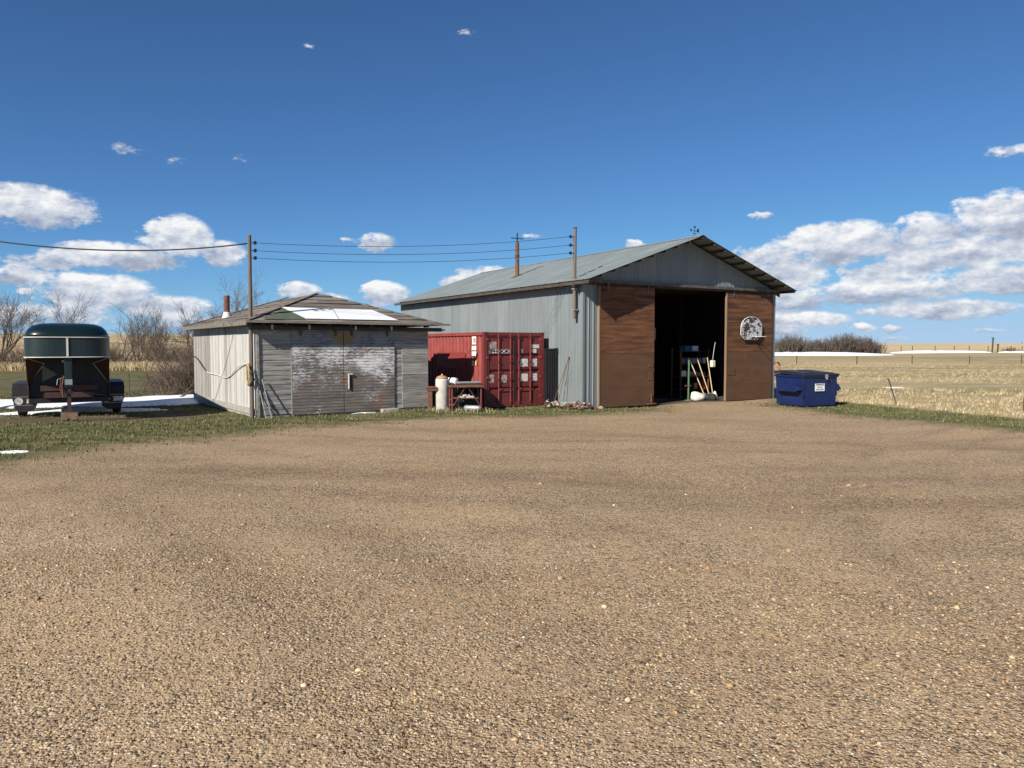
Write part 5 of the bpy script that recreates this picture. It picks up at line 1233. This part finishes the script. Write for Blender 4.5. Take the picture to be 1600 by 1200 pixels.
def scatter(n, x0, x1, y0, y1, keep, seed):
    r_ = np.random.default_rng(seed); X = r_.uniform(x0, x1, n); Y = r_.uniform(y0, y1, n); k = keep(X, Y, r_.random(n)); return X[k], Y[k]
def inside_building(X, Y):
    m_ = np.zeros(X.shape, bool)
    for (ox, oy, a, w, l) in ((*BARN, BW, BL), (*SHED, SW, SLN), (-1.02, 25.62, R(31), 2.42, 6.06), (9.84, 25.62, R(22), 1.5, 1.34)):
        c, s = math.cos(a), math.sin(a); u = (X - ox) * c + (Y - oy) * s; v = -(X - ox) * s + (Y - oy) * c; m_ |= (u > -.02) & (u < w + .02) & (v > -.02) & (v < l)
    return m_
GREEN = [(.052, .075, .018), (.075, .098, .026), (.10, .115, .04), (.19, .16, .08), (.26, .215, .115)]
STRAW = [(.44, .34, .19), (.53, .42, .25), (.60, .50, .33), (.37, .28, .155), (.24, .215, .10)]
X, Y = scatter(60000, -22, 16, 12, 36, lambda X, Y, q: (sdist(GRAVEL, X, Y) < -1.0 + 2.4 * (q ** 2.2)) & (sdist(FIELD, X, Y) < .2) & ~inside_building(X, Y) & (bare(X, Y) < .35 + .3 * q) & (np.abs(X) < .72 * Y + 1), 1)
d = np.hypot(X, Y)
blades('lawn_grass', 'short green and straw lawn grass round the buildings', X, Y, .065, .008, .8, GREEN, 4, 2)
X, Y = scatter(60000, 10, 70, 18, 96, lambda X, Y, q: (sdist(FIELD, X, Y) > .1 * q) & (np.abs(X) < .72 * Y + 2) & (q < (24 / np.hypot(X, Y)) ** 1.7) & (np.sin(X * .16 + Y * .5) + np.sin(X * .09 - Y * .27 + 1) > -.7 - q), 3)
blades('prairie_grass', 'tall dry straw grass of the prairie field', X, Y, .145, .010, 1.3, STRAW, 6, 4)
X, Y = scatter(9000, -62, -14, 60, 82, lambda X, Y, q: sdist(FIELD, X, Y) > -2 * q, 5)
blades('rough_grass', 'dry rough grass below the bare trees', X, Y, .75, .03, .6, STRAW, 6, 6)
X, Y = scatter(2600, -6.9, 9.4, 22, 33, lambda X, Y, q: np.zeros(X.shape, bool) | (((np.abs(-(X + 7.371) * math.sin(SHED[2]) + (Y - 21.919) * math.cos(SHED[2]) + .12) < .14) & (((X + 7.371) * math.cos(SHED[2]) + (Y - 21.919) * math.sin(SHED[2])) < 5.6)) | (np.hypot(X + 1.6, Y - 24.3) < 1.0)) & ~inside_building(X, Y), 7)
blades('weeds', 'dry weeds along the foot of the garage and iron table', X, Y, .15, .007, .8, STRAW[:3] + GREEN[:2], 6, 8)

def stones():
    r_ = np.random.default_rng(9)
    def batch(n, y0, y1, smin, smax, sub, seed):
        r_ = np.random.default_rng(seed)
        u = r_.random(n); Y = y0 * (y1 / y0) ** u; X = r_.uniform(-1, 1, n) * (.70 * Y + .6)
        ok = sdist(GRAVEL, X, Y) > .1 + .5 * r_.random(n)
        # stones gather in drifts and along wheel tracks
        cl = .5 + .5 * np.sin(X * 1.3 + 2 * np.sin(Y * .9)) * np.sin(Y * 1.1 + 1.5 * np.sin(X * .7)); cl = np.clip(cl * .55 + .45 * (.5 + .5 * np.sin(X * .55 + Y * .35 + 1.7 * np.sin(X * .4 - Y * .5))) + .5 * tracks(X, Y), 0, 1); ok &= r_.random(n) < .06 + .94 * cl ** 1.6
        X, Y = X[ok], Y[ok]; n = len(X)
        S = smin * (smax / smin) ** (r_.random(n) ** 2.4) * (Y / y0) ** .45
        bm = bmesh.new()
        if sub: bmesh.ops.create_icosphere(bm, subdivisions=1, radius=1)
        else:
            vs = [bm.verts.new(p) for p in ((1, 0, 0), (-1, 0, 0), (0, 1, 0), (0, -1, 0), (0, 0, 1), (0, 0, -.6))]
            for f in ((0, 2, 4), (2, 1, 4), (1, 3, 4), (3, 0, 4), (2, 0, 5), (1, 2, 5), (3, 1, 5), (0, 3, 5)): bm.faces.new([vs[i] for i in f])
        bm.verts.ensure_lookup_table(); T = np.array([v.co[:] for v in bm.verts]); F = np.array([[v.index for v in f.verts] for f in bm.faces]); bm.free()
        m_ = len(T); V = T[None] * (1 + r_.normal(0, .2, (n, m_, 1)))
        V = V * np.stack([r_.uniform(.75, 1.35, n), r_.uniform(.65, 1.1, n), r_.uniform(.4, .75, n)], -1)[:, None, :]
        a = r_.uniform(0, 2 * np.pi, n); c, s = np.cos(a)[:, None], np.sin(a)[:, None]
        V = np.stack([V[..., 0] * c - V[..., 1] * s, V[..., 0] * s + V[..., 1] * c, V[..., 2]], -1) * S[:, None, None]
        V[..., 0] += X[:, None]; V[..., 1] += Y[:, None]; V[..., 2] += (ground_z(X, Y) + S * .16)[:, None]
        pal = np.array([(.40, .27, .145), (.46, .33, .19), (.33, .22, .115), (.25, .18, .115), (.16, .12, .09), (.54, .41, .26), (.64, .54, .40), (.36, .21, .11), (.13, .12, .115)])
        pr = np.array([.24, .2, .17, .12, .08, .09, .02, .06, .03]); C = pal[r_.choice(len(pal), n, p=pr / pr.sum())] * r_.uniform(.8, 1.2, (n, 1))
        return V.reshape(-1, 3), (F[None] + (np.arange(n) * m_)[:, None, None]).reshape(-1, 3), np.repeat(C, m_, 0)
    bs = [batch(64000, 2.7, 7.5, .0022, .0095, True, 1), batch(130000, 3.0, 12, .0026, .007, False, 2), batch(90000, 7.0, 23, .0052, .012, False, 4), batch(420, 2.8, 12, .011, .021, True, 3)]
    o = 0; Vs = []; Fs = []; Cs = []
    for v, f, c in bs: Vs.append(v); Fs.append(f + o); Cs.append(c); o += len(v)
    mt, nt, N, L, b = nodes('gravel_stones'); at = N.new('ShaderNodeAttribute'); at.attribute_name = 'tone'; L.new(at.outputs['Color'], b.inputs['Base Color']); b.inputs['Roughness'].default_value = .85; b.inputs['Specular IOR Level'].default_value = .3
    ob = link('gravel', np_mesh('gravel', np.concatenate(Vs), np.concatenate(Fs), mt, False, np.concatenate(Cs))); tag(ob, 'loose pebbles and grit strewn over the yard', 'gravel', None, 'stuff')
stones()
